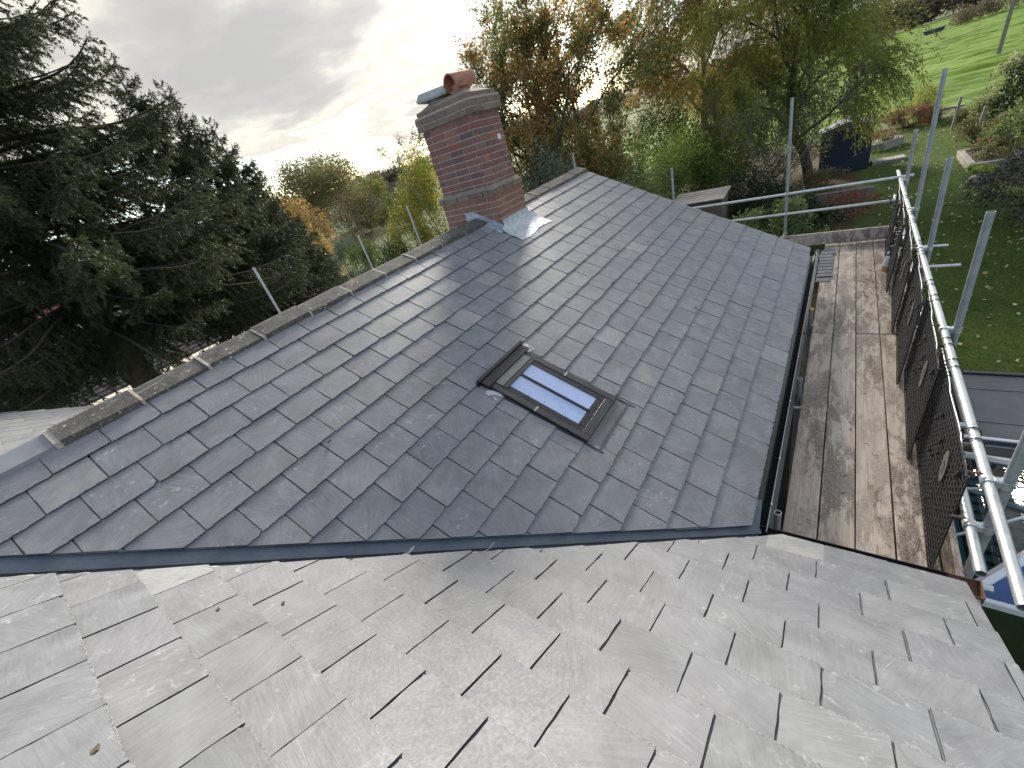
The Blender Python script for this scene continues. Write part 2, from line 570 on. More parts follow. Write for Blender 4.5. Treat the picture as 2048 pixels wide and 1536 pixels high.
def ridge_tile_material():
    m, t, p = mat('lichened_ridge_tile')
    co = t.add('ShaderNodeTexCoord').outputs['Object']
    n = t.noise(co, 7, 6, 0.65, 0.3)
    f = t.noise(co, 90, 4, 0.7)
    col = t.ramp(n, [(0.30, (0.055, 0.050, 0.046)), (0.5, (0.105, 0.097, 0.087)), (0.72, (0.19, 0.175, 0.15))])
    col = t.mix(t.rng(f, 0.38, 0.60, 0.75, 0.0), col, (0.035, 0.033, 0.031))
    col = t.mix(t.rng(t.noise(co, 45, 4, 0.7), 0.58, 0.66, 0.0, 0.5), col, (0.30, 0.285, 0.25))
    wl = t.add('ShaderNodeTexVoronoi')
    t.l.new(t.vmath('ADD', co, t.vmath('MULTIPLY', co, (0.3, 0.1, 0.2))), wl.inputs['Vector'])
    wl.inputs['Scale'].default_value = 22
    wl.inputs['Randomness'].default_value = 1
    spot = t.math('MULTIPLY', t.rng(wl.outputs['Distance'], 0.30, 0.16), t.rng(t.noise(co, 9, 3), 0.52, 0.60))
    col = t.mix(t.math('MULTIPLY', spot, 0.85), col, (0.52, 0.52, 0.48))
    ye = t.math('MULTIPLY', t.rng(t.noise(co, 2.2, 3), 0.66, 0.74), t.rng(f, 0.45, 0.62))
    col = t.mix(ye, col, (0.42, 0.24, 0.06))
    t.l.new(col, p.inputs['Base Color'])
    p.inputs['Roughness'].default_value = 0.92
    b = t.add('ShaderNodeBump')
    b.inputs['Strength'].default_value = 0.5
    b.inputs['Distance'].default_value = 0.006
    t.put(b.inputs['Height'], t.math('ADD', n, f))
    t.l.new(b.outputs[0], p.inputs['Normal'])
    return m


M['ridge'] = ridge_tile_material()


def board_material():
    m, t, p = mat('scaffold_board_wood')
    oi = t.add('ShaderNodeObjectInfo')
    co = t.add('ShaderNodeTexCoord').outputs['Object']
    off = t.add('ShaderNodeCombineXYZ')
    t.put(off.inputs[0], t.math('MULTIPLY', oi.outputs['Random'], 23.0))
    t.put(off.inputs[1], t.math('MULTIPLY', oi.outputs['Random'], 71.0))
    co = t.vmath('ADD', co, off.outputs[0])
    g = t.noise(t.scale(co, (70, 2.2, 20)), 1.0, 5, 0.65, 0.3)
    big = t.noise(t.scale(co, (5, 0.9, 4)), 1.0, 6, 0.68, 0.3)
    fine = t.noise(co, 60, 5, 0.72)
    blot = t.noise(t.scale(co, (10, 2.2, 5)), 1.0, 8, 0.74, 0.25)
    col = t.ramp(g, [(0.25, (0.33, 0.27, 0.215)), (0.5, (0.48, 0.40, 0.33)), (0.75, (0.60, 0.515, 0.43))])
    col = t.mix(t.rng(big, 0.42, 0.62, 0.0, 0.5), col, (0.58, 0.535, 0.49))
    wet = t.math('MULTIPLY', t.rng(blot, 0.45, 0.53), t.rng(fine, 0.34, 0.56, 0.35, 1.0))
    wet = t.math('MULTIPLY', wet, t.rng(t.noise(t.scale(co, (2.0, 0.45, 2)), 1.0, 3, 0.5), 0.34, 0.52, 0.3, 1.0))
    col = t.mix(t.math('MULTIPLY', wet, 0.92), col, (0.135, 0.105, 0.085))
    mark = t.noise(t.scale(co, (9, 75, 14)), 1.0, 3, 0.6, 0.6)
    col = t.mix(t.math('MULTIPLY', t.rng(mark, 0.68, 0.73), 0.7), col, (0.07, 0.058, 0.05))
    v = t.rng(oi.outputs['Random'], 0, 1, 0.84, 1.12)
    cc = t.add('ShaderNodeCombineXYZ')
    for i in range(3):
        t.put(cc.inputs[i], v)
    col = t.mix(1.0, col, cc.outputs[0], 'MULTIPLY')
    t.l.new(col, p.inputs['Base Color'])
    t.put(p.inputs['Roughness'], t.rng(wet, 0, 1, 0.85, 0.55))
    b = t.add('ShaderNodeBump')
    b.inputs['Strength'].default_value = 0.4
    b.inputs['Distance'].default_value = 0.004
    t.put(b.inputs['Height'], t.math('ADD', g, fine))
    t.l.new(b.outputs[0], p.inputs['Normal'])
    return m


M['board'] = board_material()


def glass_material(name, tint, amount=0.35):
    m, t, p = mat(name)
    t.n.remove(p)
    out = t.n['Material Output']
    tr = t.add('ShaderNodeBsdfTransparent')
    tr.inputs[0].default_value = (*tint, 1)
    gl = t.add('ShaderNodeBsdfGlossy')
    gl.inputs['Roughness'].default_value = 0.04
    fr = t.add('ShaderNodeFresnel')
    fr.inputs[0].default_value = 1.52
    co = t.add('ShaderNodeTexCoord').outputs['Object']
    bm = t.add('ShaderNodeBump')
    bm.inputs['Strength'].default_value = 0.04
    t.put(bm.inputs['Height'], t.noise(co, 3.0, 2))
    t.l.new(bm.outputs[0], gl.inputs['Normal'])
    mixs = t.add('ShaderNodeMixShader')
    front = t.math('SUBTRACT', 1.0, t.add('ShaderNodeNewGeometry').outputs['Backfacing'])
    t.put(mixs.inputs[0], t.math('MULTIPLY', t.math('ADD', t.math('MULTIPLY', fr.outputs[0], 0.9), amount, clamp=True), front))
    t.l.new(tr.outputs[0], mixs.inputs[1])
    t.l.new(gl.outputs[0], mixs.inputs[2])
    dirt = t.add('ShaderNodeBsdfDiffuse')
    dirt.inputs[0].default_value = (0.06, 0.06, 0.07, 1)
    mix2 = t.add('ShaderNodeMixShader')
    t.put(mix2.inputs[0], t.math('MULTIPLY', t.rng(t.noise(co, 75, 2, 0.5), 0.67, 0.72), 0.6))
    t.l.new(mixs.outputs[0], mix2.inputs[1])
    t.l.new(dirt.outputs[0], mix2.inputs[2])
    t.l.new(mix2.outputs[0], out.inputs[0])
    return m


M['glass'] = glass_material('window_glass', (0.92, 0.95, 1.0), 0.10)
M['glass_roof'] = glass_material('conservatory_glass', (0.45, 0.62, 0.66), 0.30)
M['sky_reflection'] = simple('painted_sky_reflection', (0.55, 0.63, 0.82), (0.66, 0.72, 0.85), 0.7, 5, 0, 0.05)  # reflected sky colour, painted on a panel behind the glass
M['painted_sky_pane'] = simple('pane_with_painted_sky', (0.02, 0.06, 0.20), (0.04, 0.10, 0.28), 0.12, 3, 0, 0.0)  # blue sky reflection painted into the pane colour


def leaf_material(name, stops, trans=0.35, clump=0.6, rough=0.55, bright=1.9):
    """stops: colour ramp over the per-leaf random value"""
    m, t, p = mat(name)
    at = t.add('ShaderNodeAttribute', attribute_name='rnd')
    co = t.add('ShaderNodeTexCoord').outputs['Object']
    n = t.noise(co, clump, 3, 0.6)
    k = t.math('ADD', t.math('MULTIPLY', at.outputs['Fac'], 0.55), t.rng(n, 0.3, 0.7, 0.0, 0.45), clamp=True)
    stops = [(a, tuple(min(c * bright, 0.6) for c in b)) for a, b in stops]
    col = t.ramp(k, stops)
    t.l.new(col, p.inputs['Base Color'])
    p.inputs['Roughness'].default_value = rough
    p.inputs['Specular IOR Level'].default_value = 0.22
    tl = t.add('ShaderNodeBsdfTranslucent')
    t.l.new(col, tl.inputs[0])
    mixs = t.add('ShaderNodeMixShader')
    mixs.inputs[0].default_value = trans
    out = t.n['Material Output']
    t.l.new(p.outputs[0], mixs.inputs[1])
    t.l.new(tl.outputs[0], mixs.inputs[2])
    t.l.new(mixs.outputs[0], out.inputs[0])
    return m


L = {}
L['spruce'] = leaf_material('spruce_needle', [(0, (0.016, 0.026, 0.014)), (0.5, (0.032, 0.044, 0.020)), (0.8, (0.055, 0.055, 0.025)), (1, (0.085, 0.055, 0.028))], 0.3, 0.35, bright=1.7)
L['orange'] = leaf_material('autumn_orange_leaf', [(0, (0.05, 0.065, 0.022)), (0.35, (0.085, 0.075, 0.028)), (0.6, (0.19, 0.105, 0.035)), (0.85, (0.32, 0.145, 0.045)), (1, (0.40, 0.20, 0.09))], 0.5, 0.45, bright=2.2)
L['olive'] = leaf_material('olive_green_leaf', [(0, (0.028, 0.042, 0.016)), (0.5, (0.055, 0.072, 0.022)), (0.85, (0.10, 0.105, 0.03)), (1, (0.20, 0.12, 0.04))], 0.5, 0.5, bright=2.1)
L['willow'] = leaf_material('yellow_green_willow_leaf', [(0, (0.065, 0.080, 0.022)), (0.5, (0.125, 0.135, 0.034)), (0.85, (0.20, 0.185, 0.045)), (1, (0.27, 0.21, 0.05))], 0.55, 0.4, bright=2.3)
L['tan'] = leaf_material('tan_willow_leaf', [(0, (0.075, 0.062, 0.026)), (0.4, (0.13, 0.10, 0.034)), (0.7, (0.22, 0.145, 0.04)), (1, (0.30, 0.17, 0.045))], 0.55, 0.35, bright=2.3)
L['red'] = leaf_material('crimson_leaf', [(0, (0.10, 0.018, 0.016)), (0.5, (0.21, 0.035, 0.025)), (1, (0.34, 0.08, 0.03))], 0.5, 0.8, bright=2.3)
L['green'] = leaf_material('mid_green_leaf', [(0, (0.030, 0.055, 0.014)), (0.5, (0.060, 0.100, 0.022)), (0.85, (0.105, 0.14, 0.03)), (1, (0.20, 0.19, 0.04))], 0.4, 0.7)
L['lime'] = leaf_material('bright_green_leaf', [(0, (0.055, 0.09, 0.014)), (0.5, (0.11, 0.16, 0.022)), (1, (0.22, 0.24, 0.03))], 0.45, 0.7)
L['yellow'] = leaf_material('golden_leaf', [(0, (0.09, 0.09, 0.02)), (0.4, (0.20, 0.16, 0.03)), (0.75, (0.36, 0.23, 0.03)), (1, (0.48, 0.29, 0.04))], 0.45, 0.6)
L['bluegreen'] = leaf_material('blue_green_leaf', [(0, (0.030, 0.048, 0.036)), (0.5, (0.062, 0.086, 0.064)), (1, (0.13, 0.155, 0.12))], 0.3, 0.7)
L['dark'] = leaf_material('dark_glossy_leaf', [(0, (0.012, 0.022, 0.010)), (0.6, (0.026, 0.042, 0.016)), (1, (0.060, 0.080, 0.035))], 0.2, 0.9, 0.3, bright=1.1)
L['laurel'] = leaf_material('laurel_leaf', [(0, (0.028, 0.045, 0.018)), (0.5, (0.065, 0.090, 0.032)), (1, (0.17, 0.19, 0.08))], 0.3, 1.2, 0.32)
L['brown'] = leaf_material('brown_leaf', [(0, (0.055, 0.040, 0.026)), (0.5, (0.11, 0.075, 0.045)), (1, (0.20, 0.125, 0.07))], 0.35, 0.7)
L['grey'] = leaf_material('grey_heather_leaf', [(0, (0.035, 0.032, 0.030)), (0.5, (0.075, 0.068, 0.060)), (1, (0.14, 0.125, 0.10))], 0.25, 0.8)
L['pale'] = leaf_material('cream_edged_leaf', [(0, (0.055, 0.070, 0.028)), (0.5, (0.14, 0.15, 0.06)), (1, (0.38, 0.37, 0.22))], 0.35, 0.9)
L['fallen'] = leaf_material('fallen_leaf', [(0, (0.16, 0.10, 0.05)), (0.5, (0.30, 0.24, 0.12)), (1, (0.50, 0.44, 0.30))], 0.1, 2.0)
L['grass'] = leaf_material('grass_blade', [(0, (0.030, 0.060, 0.010)), (0.5, (0.055, 0.10, 0.014)), (1, (0.105, 0.145, 0.022))], 0.4, 0.5)
L['far'] = leaf_material('far_wood_leaf', [(0, (0.050, 0.046, 0.036)), (0.5, (0.095, 0.080, 0.050)), (0.85, (0.15, 0.11, 0.05)), (1, (0.20, 0.15, 0.06))], 0.25, 0.03)


def ground_material(name, c, scale=0.25, fine=9.0, patches=None, bump=0.6, stretch=None):
    m, t, p = mat(name)
    co = t.add('ShaderNodeTexCoord').outputs['Object']
    cf = t.scale(co, stretch) if stretch else co
    n = t.noise(cf, scale, 6, 0.65, 0.3)
    f = t.noise(co, fine, 5, 0.7)
    k = t.math('ADD', t.math('MULTIPLY', n, 0.55), t.math('MULTIPLY', f, 0.45))
    col = t.ramp(t.rng(k, 0.35, 0.65), [(0.0, c[0]), (0.5, c[1]), (1.0, c[2])])
    if patches:
        col = t.mix(t.rng(t.noise(co, patches[0], 5, 0.65), patches[1], patches[2], 0, 0.8), col, patches[3])
    t.l.new(col, p.inputs['Base Color'])
    p.inputs['Roughness'].default_value = 0.95
    p.inputs['Specular IOR Level'].default_value = 0.2
    b = t.add('ShaderNodeBump')
    b.inputs['Strength'].default_value = bump
    b.inputs['Distance'].default_value = 0.08
    t.put(b.inputs['Height'], k)
    t.l.new(b.outputs[0], p.inputs['Normal'])
    return m


M['ground'] = ground_material('rough_grass', [(0.045, 0.070, 0.018), (0.075, 0.110, 0.026), (0.115, 0.145, 0.040)], 0.05, 2.0)
M['lawn'] = ground_material('lawn_turf', [(0.030, 0.052, 0.012), (0.056, 0.088, 0.018), (0.088, 0.118, 0.028)], 0.3, 12.0, (0.35, 0.50, 0.66, (0.085, 0.085, 0.028, 1)))
M['field'] = ground_material('pasture', [(0.075, 0.135, 0.012), (0.115, 0.195, 0.018), (0.165, 0.24, 0.03)], 0.12, 1.6, stretch=(0.35, 1.0, 1))
M['litter'] = ground_material('leaf_litter', [(0.030, 0.022, 0.012), (0.075, 0.050, 0.026), (0.14, 0.09, 0.045)], 0.8, 10.0, (0.5, 0.5, 0.62, (0.055, 0.075, 0.02, 1)))
M['path'] = ground_material('gap_shade_ground', [(0.022, 0.020, 0.018), (0.045, 0.042, 0.038), (0.075, 0.07, 0.062)], 2.0, 30.0)  # near-black colour so the gap beside the boards reads as shade

# ------------------------------------------------------------------ the setting
def sheet(name, x0, x1, y0, y1, z, m, nx=1, ny=1, amp=None):
    xs = np.linspace(x0, x1, nx + 1)
    ys = np.linspace(y0, y1, ny + 1)
    X, Y = np.meshgrid(xs, ys)
    Z = np.full_like(X, z)
    if amp is not None:
        Z = Z + amp(X, Y)
    V = np.stack([X.ravel(), Y.ravel(), Z.ravel()], 1)
    i, j = np.meshgrid(np.arange(nx), np.arange(ny))
    a = (j * (nx + 1) + i).ravel()
    idx = np.stack([a, a + 1, a + nx + 2, a + nx + 1], 1).ravel()
    me = mesh_np(name, V, np.full(nx * ny, 4), idx, True)
    return tag(link(name, me, m), kind='structure')


sheet('ground', -1500, 1500, -1500, 1500, GZ, M['ground'])


def field_relief(X, Y):
    e = np.clip(np.minimum(np.minimum(X + 30, 90 - X), np.minimum(Y - 36, 228 - Y)) / 3.0, 0, 1)
    z = np.zeros_like(X)
    for _ in range(26):                       # broken terracettes: many short waves at scattered headings
        th = RNG.normal(0.12, 0.30)
        f = RNG.uniform(1.0, 4.6)
        u = X * math.sin(th) + Y * math.cos(th)
        v = X * math.cos(th) - Y * math.sin(th)
        z += 0.075 / f ** 0.8 * np.sin(f * u + RNG.uniform(0, 6.28) + 1.3 * np.sin(v * RNG.uniform(0.1, 0.5) + RNG.uniform(0, 6.28))) * np.clip(np.sin(v * RNG.uniform(0.08, 0.3) + RNG.uniform(0, 6.28)) + 0.4, 0, 1)
    z += RNG.normal(0, 0.034, X.shape)
    return 0.2 * e + z * e


sheet('field', -30, 90, 36, 228, GZ + 0.004, M['field'], 170, 520, field_relief)
sheet('lawn', 0.6, 30, 5.0, 33.5, GZ + 0.008, M['lawn'], 30, 30)
sheet('garden_bed', -26, 0.5, 10.5, 33, GZ + 0.012, M['litter'], 10, 10)
sheet('path', -1.2, 0.62, 1.5, 10.4, GZ + 0.02, M['path'])  # dark sheet added below the boards to make the gap look shaded
sheet('side_lawn', -60, -20, 2, 45, GZ + 0.016, M['lawn'], 10, 10)

# ------------------------------------------------------------------ the house
P1, D1 = R(27.3), 2.475
P2, D2 = R(29.6), 1.26
C1, S1, C2, S2 = math.cos(P1), math.sin(P1), math.cos(P2), math.sin(P2)
N1 = Vector((S1, 0, C1))
DN1 = Vector((C1, 0, -S1))
N2 = Vector((0, S2, C2))
DN2 = Vector((0, C2, -S2))
O1 = Vector((0, 0, -D1 / C1))
O2 = Vector((0, 0, -D2 / C2))


def mp(s, y, h=0.0):
    return O1 + DN1 * s + Vector((0, y, 0)) + N1 * h


def wp(u, x, h=0.0):
    return O2 + DN2 * u + Vector((x, 0, 0)) + N2 * h


RIDGE_X = -3.9
S_EAVE = -0.324
S_TOP = RIDGE_X / C1 + 0.05
U_EAVE = 2.465
VERGE_Y = 7.74
VERGE_X = 0.745
WEST_X = -8.9
U_TOP = -2.3
GAUGE = 0.2463
PITCH_W = 0.2995


def valley_main(x):
    return 0.892 * (x + 3.299) - 0.540


def valley_wing(x):
    if x < RIDGE_X:
        x = 2 * RIDGE_X - x
    return 0.905 * (x + 3.131) - 0.600


house = thing('house', 'slate-roofed house with a red brick chimney and a roof window in its slope', 'house', (-3.9, 2.0, GZ))

# slate outlines: across a in [-w/2, w/2], up the slope b from 0 (tail) to LEN
LEN = 0.50


def slate_outline(rs, wdt=0.2920):
    pts = []
    hw = wdt / 2
    n = 11
    cham = rs.random() < 0.12
    for k in range(n + 1):                      # tail edge, left to right, slightly chipped
        a = -hw + wdt * k / n
        b = rs.gauss(0, 0.0016)
        if k in (0, n):
            b = abs(rs.gauss(0, 0.004))
        if cham and k == n:
            b += 0.02
        pts.append((a, b))
    for k in range(1, 7):
        pts.append((hw + rs.gauss(0, 0.0009), LEN * 0.5 * k / 6 - 0.01))
    pts.append((hw, LEN))
    pts.append((-hw, LEN))
    for k in range(6, 0, -1):
        pts.append((-hw + rs.gauss(0, 0.0009), LEN * 0.5 * k / 6 - 0.01))
    return pts


TH = 0.009


def slate_solid(poly, jit=0.0):
    """verts and faces of a slate lying on the plane, tail lifted on the course below"""
    lift = lambda b: 0.0225 * (1 - b / LEN)
    n = len(poly)
    vs = [(a, b, lift(b) + TH) for a, b in poly] + [(a, b, lift(b)) for a, b in poly]
    fs = [tuple(range(n)), tuple(reversed(range(n, 2 * n)))]
    fs += [(k, n + k, n + (k + 1) % n, (k + 1) % n) for k in range(n)]
    return vs, fs


def two_tone(me):
    me.materials.append(M['slate'])
    me.materials.append(M['slate_edge'])
    mi = np.ones(len(me.polygons), np.int32)
    mi[:2] = 0
    me.polygons.foreach_set('material_index', mi)
    return me


rs = random.Random(5)
VARIANTS = []
for k in range(14):
    ol = slate_outline(rs)
    vs, fs = slate_solid(ol)
    me = two_tone(mesh_np('slate', vs, [len(f) for f in fs], [a for f in fs for a in f]))
    VARIANTS.append((ol, me))


def lay_slates(part, rows, frame_of, clips, limit, seed):
    """rows: list of (down-slope coordinate, [across coordinates]); frame_of(d, a) -> 4x4 matrix; clips(d, a) -> list of keep functions in local (a, b)"""
    q = random.Random(seed)
    todo = []
    for d, acs in rows:
        rowlift = q.uniform(-0.003, 0.003)
        for a in acs:
            vi = q.randrange(len(VARIANTS))
            ol, me = VARIANTS[vi]
            poly = ol
            cut = False
            for f in clips(d, a):
                np_ = clip(poly, f)
                if len(np_) != len(poly) or any(abs(u[0] - v[0]) + abs(u[1] - v[1]) > 1e-6 for u, v in zip(np_, poly)):
                    cut = True
                poly = np_
                if len(poly) < 3:
                    break
            if len(poly) < 3 or abs(area(poly)) < 0.0012:
                continue
            Mx = frame_of(d, a) @ Matrix.Translation((q.uniform(-0.0015, 0.0015), rowlift + q.gauss(0, 0.0022), abs(q.gauss(0, 0.0015)))) @ Matrix.Rotation(q.gauss(0, 0.0035), 4, 'Z') @ Matrix.Rotation(q.gauss(0, 0.0035), 4, 'Y')
            # picture size of the bare part
            vis = clip(poly, lambda p: GAUGE - p[1])
            px = [project(Mx @ Vector((a_, b_, 0.01))) for a_, b_ in vis] if len(vis) > 2 else [None]
            size = 0
            if all(px) and any(0 < u < 2048 and 0 < v < 1536 for u, v in px):
                size = abs(area(px))
            todo.append((size, Mx, poly, me, cut, q.random()))
    todo.sort(key=lambda e: -e[0])
    rest = MB()
    for k, (size, Mx, poly, me, cut, rv) in enumerate(todo):
        if k < limit and size > 0:
            if cut:
                vs, fs = slate_solid(poly)
                me = two_tone(mesh_np('cut_slate', vs, [len(f) for f in fs], [a for f in fs for a in f]))
            link('slate', me, M['slate'], part, Mx)
        else:
            vs, fs = slate_solid(poly)
            rest.raw([Mx @ Vector(v) for v in vs], fs, rv + 0.001)
    if rest.v:
        tag(rest.build('remaining_slate', M['slate'], part), kind='stuff')
    return len(todo)


def frame(o, c, up, n):
    return Matrix(((c.x, up.x, n.x, o.x), (c.y, up.y, n.y, o.y), (c.z, up.z, n.z, o.z), (0, 0, 0, 1)))


# --- main slope
def yv(x):
    return valley_main(x)


deck = MB()
e = 0.16
pts = [mp(S_TOP, valley_main(S_TOP * C1) - 0.25, -0.012), mp(S_EAVE - 0.02, valley_main(S_EAVE * C1) - 0.02, -0.012), mp(S_EAVE - 0.02, VERGE_Y - 0.02, -0.012), mp(S_TOP, VERGE_Y - 0.02, -0.012)]
deck.prism(pts, -N1 * 0.04)
main_roof = deck.build('main_roof', M['deck'], house)
SKY_S0, SKY_S1, SKY_Y0, SKY_Y1 = -2.46, -1.54, 2.07, 2.65
CH_X0, CH_X1, CH_Y0, CH_Y1 = -4.385, -3.53, 4.60, 5.15
rows = []
for k in range(17):
    s = S_EAVE - GAUGE * k
    off = (2.396 if k % 2 == 0 else 2.225) + random.uniform(-0.012, 0.012)
    acs = [off + PITCH_W * (j + 0.5) for j in range(-12, 20)]
    acs = [a for a in acs if -1.9 < a < 8.0]
    rows.append((s, acs))
rows.insert(0, (S_EAVE + 0.006, [2.1 + PITCH_W * (j + 0.5) for j in range(-1, 20)]))   # under-eaves course


def main_clips(s, y):
    # local b is up the slope: s_world = s - b ; y_world = y + a
    fs = [lambda p: (y + p[0]) - valley_main((s - p[1]) * C1),
          lambda p: VERGE_Y - (y + p[0]),
          lambda p: (s - p[1]) - S_TOP]
    # roof window
    if y + 0.15 > SKY_Y0 and y - 0.15 < SKY_Y1 and s - LEN < SKY_S1 and s > SKY_S0 + 0.02:
        if s <= SKY_S1 + 0.19:
            fl_, fr_ = SKY_Y0 - 0.022 - (y - 0.15), (y + 0.15) - SKY_Y1 - 0.022
            if max(fl_, fr_) < 0.004:
                fs.append(lambda p: -1.0)
            elif fl_ > fr_:
                fs.append(lambda p: SKY_Y0 - 0.022 - (y + p[0]))
            else:
                fs.append(lambda p: (y + p[0]) - SKY_Y1 - 0.022)
    # chimney
    xs = s * C1
    if xs < CH_X1 + 0.30 and y + 0.15 > CH_Y0 - 0.05 and y - 0.15 < CH_Y1 + 0.05:
        free = [(CH_Y0 - 0.05 - (y - 0.15), lambda p: CH_Y0 - 0.05 - (y + p[0])), ((y + 0.15) - CH_Y1 - 0.05, lambda p: (y + p[0]) - CH_Y1 - 0.05), ((xs - CH_X1 - 0.06), lambda p: (s - p[1]) * C1 - CH_X1 - 0.06)]
        free.sort(key=lambda q: -q[0])
        fs.append(free[0][1] if free[0][0] > 0.004 else (lambda p: -1.0))
    return fs


lay_slates(main_roof, rows, lambda s, y: frame(mp(s, y), Vector((0, 1, 0)), -DN1, N1), main_clips, 300, 21)

# --- wing slope (the pale sunlit one under the camera)
wd = MB()
jx = -3.9
poly = [(U_TOP, VERGE_X - 0.02), (U_EAVE - 0.02, VERGE_X - 0.02), (U_EAVE - 0.02, -0.30), (-0.93, jx), (-0.93 + 0.0, jx), (U_EAVE - 0.02, 2 * jx + 0.30), (U_EAVE - 0.02, WEST_X), (U_TOP, WEST_X)]
wd.prism([wp(u, x, -0.012) for u, x in reversed(poly)], -N2 * 0.04)
wing_roof = wd.build('wing_roof', M['deck'], house)
rows = []
for k in range(20):
    u = U_EAVE - 0.2466 * k
    base = (-0.015 if k % 2 == 0 else 0.112) + 0.024 * (1.4 - u)
    rows.append((u, [base + PITCH_W * (j + 0.5) for j in range(-32, 5)]))
rows.insert(0, (U_EAVE + 0.006, [0.13 + PITCH_W * (j + 0.5) for j in range(-32, 3)]))


def wing_clips(u, x):
    # across axis of the local frame is -X: x_world = x - a ; u_world = u - b
    return [lambda p: valley_wing(x - p[0]) - (u - p[1]) * C2,
            lambda p: VERGE_X - (x - p[0]),
            lambda p: (x - p[0]) - WEST_X,
            lambda p: (u - p[1]) - U_TOP]


lay_slates(wing_roof, rows, lambda u, x: frame(wp(u, x), Vector((-1, 0, 0)), -DN2, N2), wing_clips, 300, 33)

# --- slopes turned away from the camera: slates joined, nobody sees them singly
def back_slope(name, p00, p10, p11, p01, rows_n, cols_n):
    b = MB()
    p00, p10, p11, p01 = map(Vector, (p00, p10, p11, p01))
    nrm = (p10 - p00).cross(p01 - p00).normalized()
    if nrm.z < 0:
        nrm = -nrm
    q = random.Random(9)
    for r_ in range(rows_n):
        for c_ in range(cols_n):
            t0, t1 = r_ / rows_n, min((r_ + 1.6) / rows_n, 1)
            s0, s1 = (c_ + 0.01 + 0.5 * (r_ % 2)) / (cols_n + 0.5), (c_ + 0.99 + 0.5 * (r_ % 2)) / (cols_n + 0.5)
            f = lambda s, t: (p00 * (1 - s) + p10 * s) * (1 - t) + (p01 * (1 - s) + p11 * s) * t
            vs = [f(s0, t0) + nrm * 0.018, f(s1, t0) + nrm * 0.018, f(s1, t1), f(s0, t1)]
            vs += [v - nrm * 0.007 for v in vs]
            b.raw(vs, [(0, 1, 2, 3), (7, 6, 5, 4), (0, 4, 5, 1), (1, 5, 6, 2), (2, 6, 7, 3), (3, 7, 4, 0)], q.random() + 0.001)
    return tag(b.build(name, M['slate'], house), kind='stuff')


ZR = mp(RIDGE_X / C1, 0).z
ZE = mp(S_EAVE, 0).z
back_slope('rear_slope', (2 * RIDGE_X + 0.28, 2.2, ZE), (2 * RIDGE_X + 0.28, VERGE_Y, ZE), (RIDGE_X, VERGE_Y, ZR), (RIDGE_X, -1.0, ZR), 16, 22)
wt = wp(U_TOP, 0)
back_slope('wing_rear_slope', (WEST_X, wt.y * 2 - 2.2, wt.z - 2.35), (VERGE_X, wt.y * 2 - 2.2, wt.z - 2.35), (VERGE_X, wt.y, wt.z), (WEST_X, wt.y, wt.z), 16, 32)

# --- walls
wl = MB()
wl.box((-3.9, 4.7, (GZ - 2.72) / 2 - 0.1), (6.7, 5.7, -2.72 - GZ - 0.2))
wl.prism([(-7.25, 7.53, ZE - 0.3), (-0.55, 7.53, ZE - 0.3), (-3.9, 7.53, ZR - 0.12)], (0, -0.2, 0))
wl.box(((VERGE_X + WEST_X) / 2, -2.2, (GZ - 2.75) / 2 - 0.1), (VERGE_X - WEST_X - 0.3, 8.2, -2.75 - GZ - 0.2))
for xx in (VERGE_X - 0.16, WEST_X + 0.36):
    wl.prism([(xx, 1.9, -2.85), (xx, -6.0, -2.85), (xx, wt.y, wt.z - 0.12)], (-0.2, 0, 0))
wl.build('wall', M['render'], house)
fb = MB()
fb.box((-0.40, 4.9, -2.78), (0.02, 5.4, 0.16))
fb.box((0.26, 2.05, -2.80), (0.95, 0.02, 0.16))
fb.build('fascia_board', M['black_metal'], house)

# --- valley trough
vt = MB()


def vline(x, side):
    """points across the valley at plan position x on the slate edges"""
    ym = valley_main(x)
    return mp(x / C1, ym, 0)


def centre(x):
    # meeting line of the two slopes: mp.z(x) == wp.z(y)
    zc = mp(x / C1, 0).z
    u = (O2.z - zc) / S2
    return Vector((x, u * C2, zc - 0.012))


secs = []
for k in range(25):
    x = -4.15 + k * (3.93 / 24)
    c = centre(x)
    a = mp((x - 0.02) / C1, c.y + 0.30, -0.006)
    b_u = (c.y - 0.26) / C2
    b = wp(b_u, x + 0.02, -0.006)
    a2 = mp((x - 0.005) / C1, c.y + 0.045, -0.006)
    b2 = wp((c.y - 0.045) / C2, x + 0.005, -0.006)
    secs.append([a, a2, c + Vector((0.012, 0.012, 0)), c + Vector((-0.012, -0.012, 0)), b2, b])
vs, fs = [], []
for s_ in secs:
    vs += s_
for k in range(len(secs) - 1):
    for j in range(5):
        fs.append((k * 6 + j, k * 6 + j + 1, (k + 1) * 6 + j + 1, (k + 1) * 6 + j))
vt.raw(vs, fs)
trough = vt.build('valley_trough', M['valley'], house)
fil = MB()
q = random.Random(3)
seg = []
for k in range(120):
    x = -4.0 + k * (3.76 / 119)
    y = valley_wing(x) + 0.010 + q.gauss(0, 0.003)
    seg.append((wp(y / C2, x, 0.004 + q.gauss(0, 0.001)), max(0.003, 0.012 + q.gauss(0, 0.004))))
fil.path([s_[0] for s_ in seg], [s_[1] for s_ in seg], 6)
fil.build('mortar_fillet', M['mortar_pale'], trough)
for xx, wdt in ((-1.83, 0.012), (-1.50, 0.006)):
    lp = MB()
    c = centre(xx)
    a = mp(xx / C1, c.y + 0.10, 0.0)
    b = wp((c.y - 0.10) / C2, xx, 0.0)
    lp.path([a.lerp(c, 0.55), c + Vector((0, 0, 0.004)), b.lerp(c, 0.45)], wdt * 0.5, 6)
    lp.build('trough_lap', M['lead'], trough)

# --- ridge tiles
q = random.Random(14)
TY = 0.4595
zt = mp(-3.74 / C1, 0).z


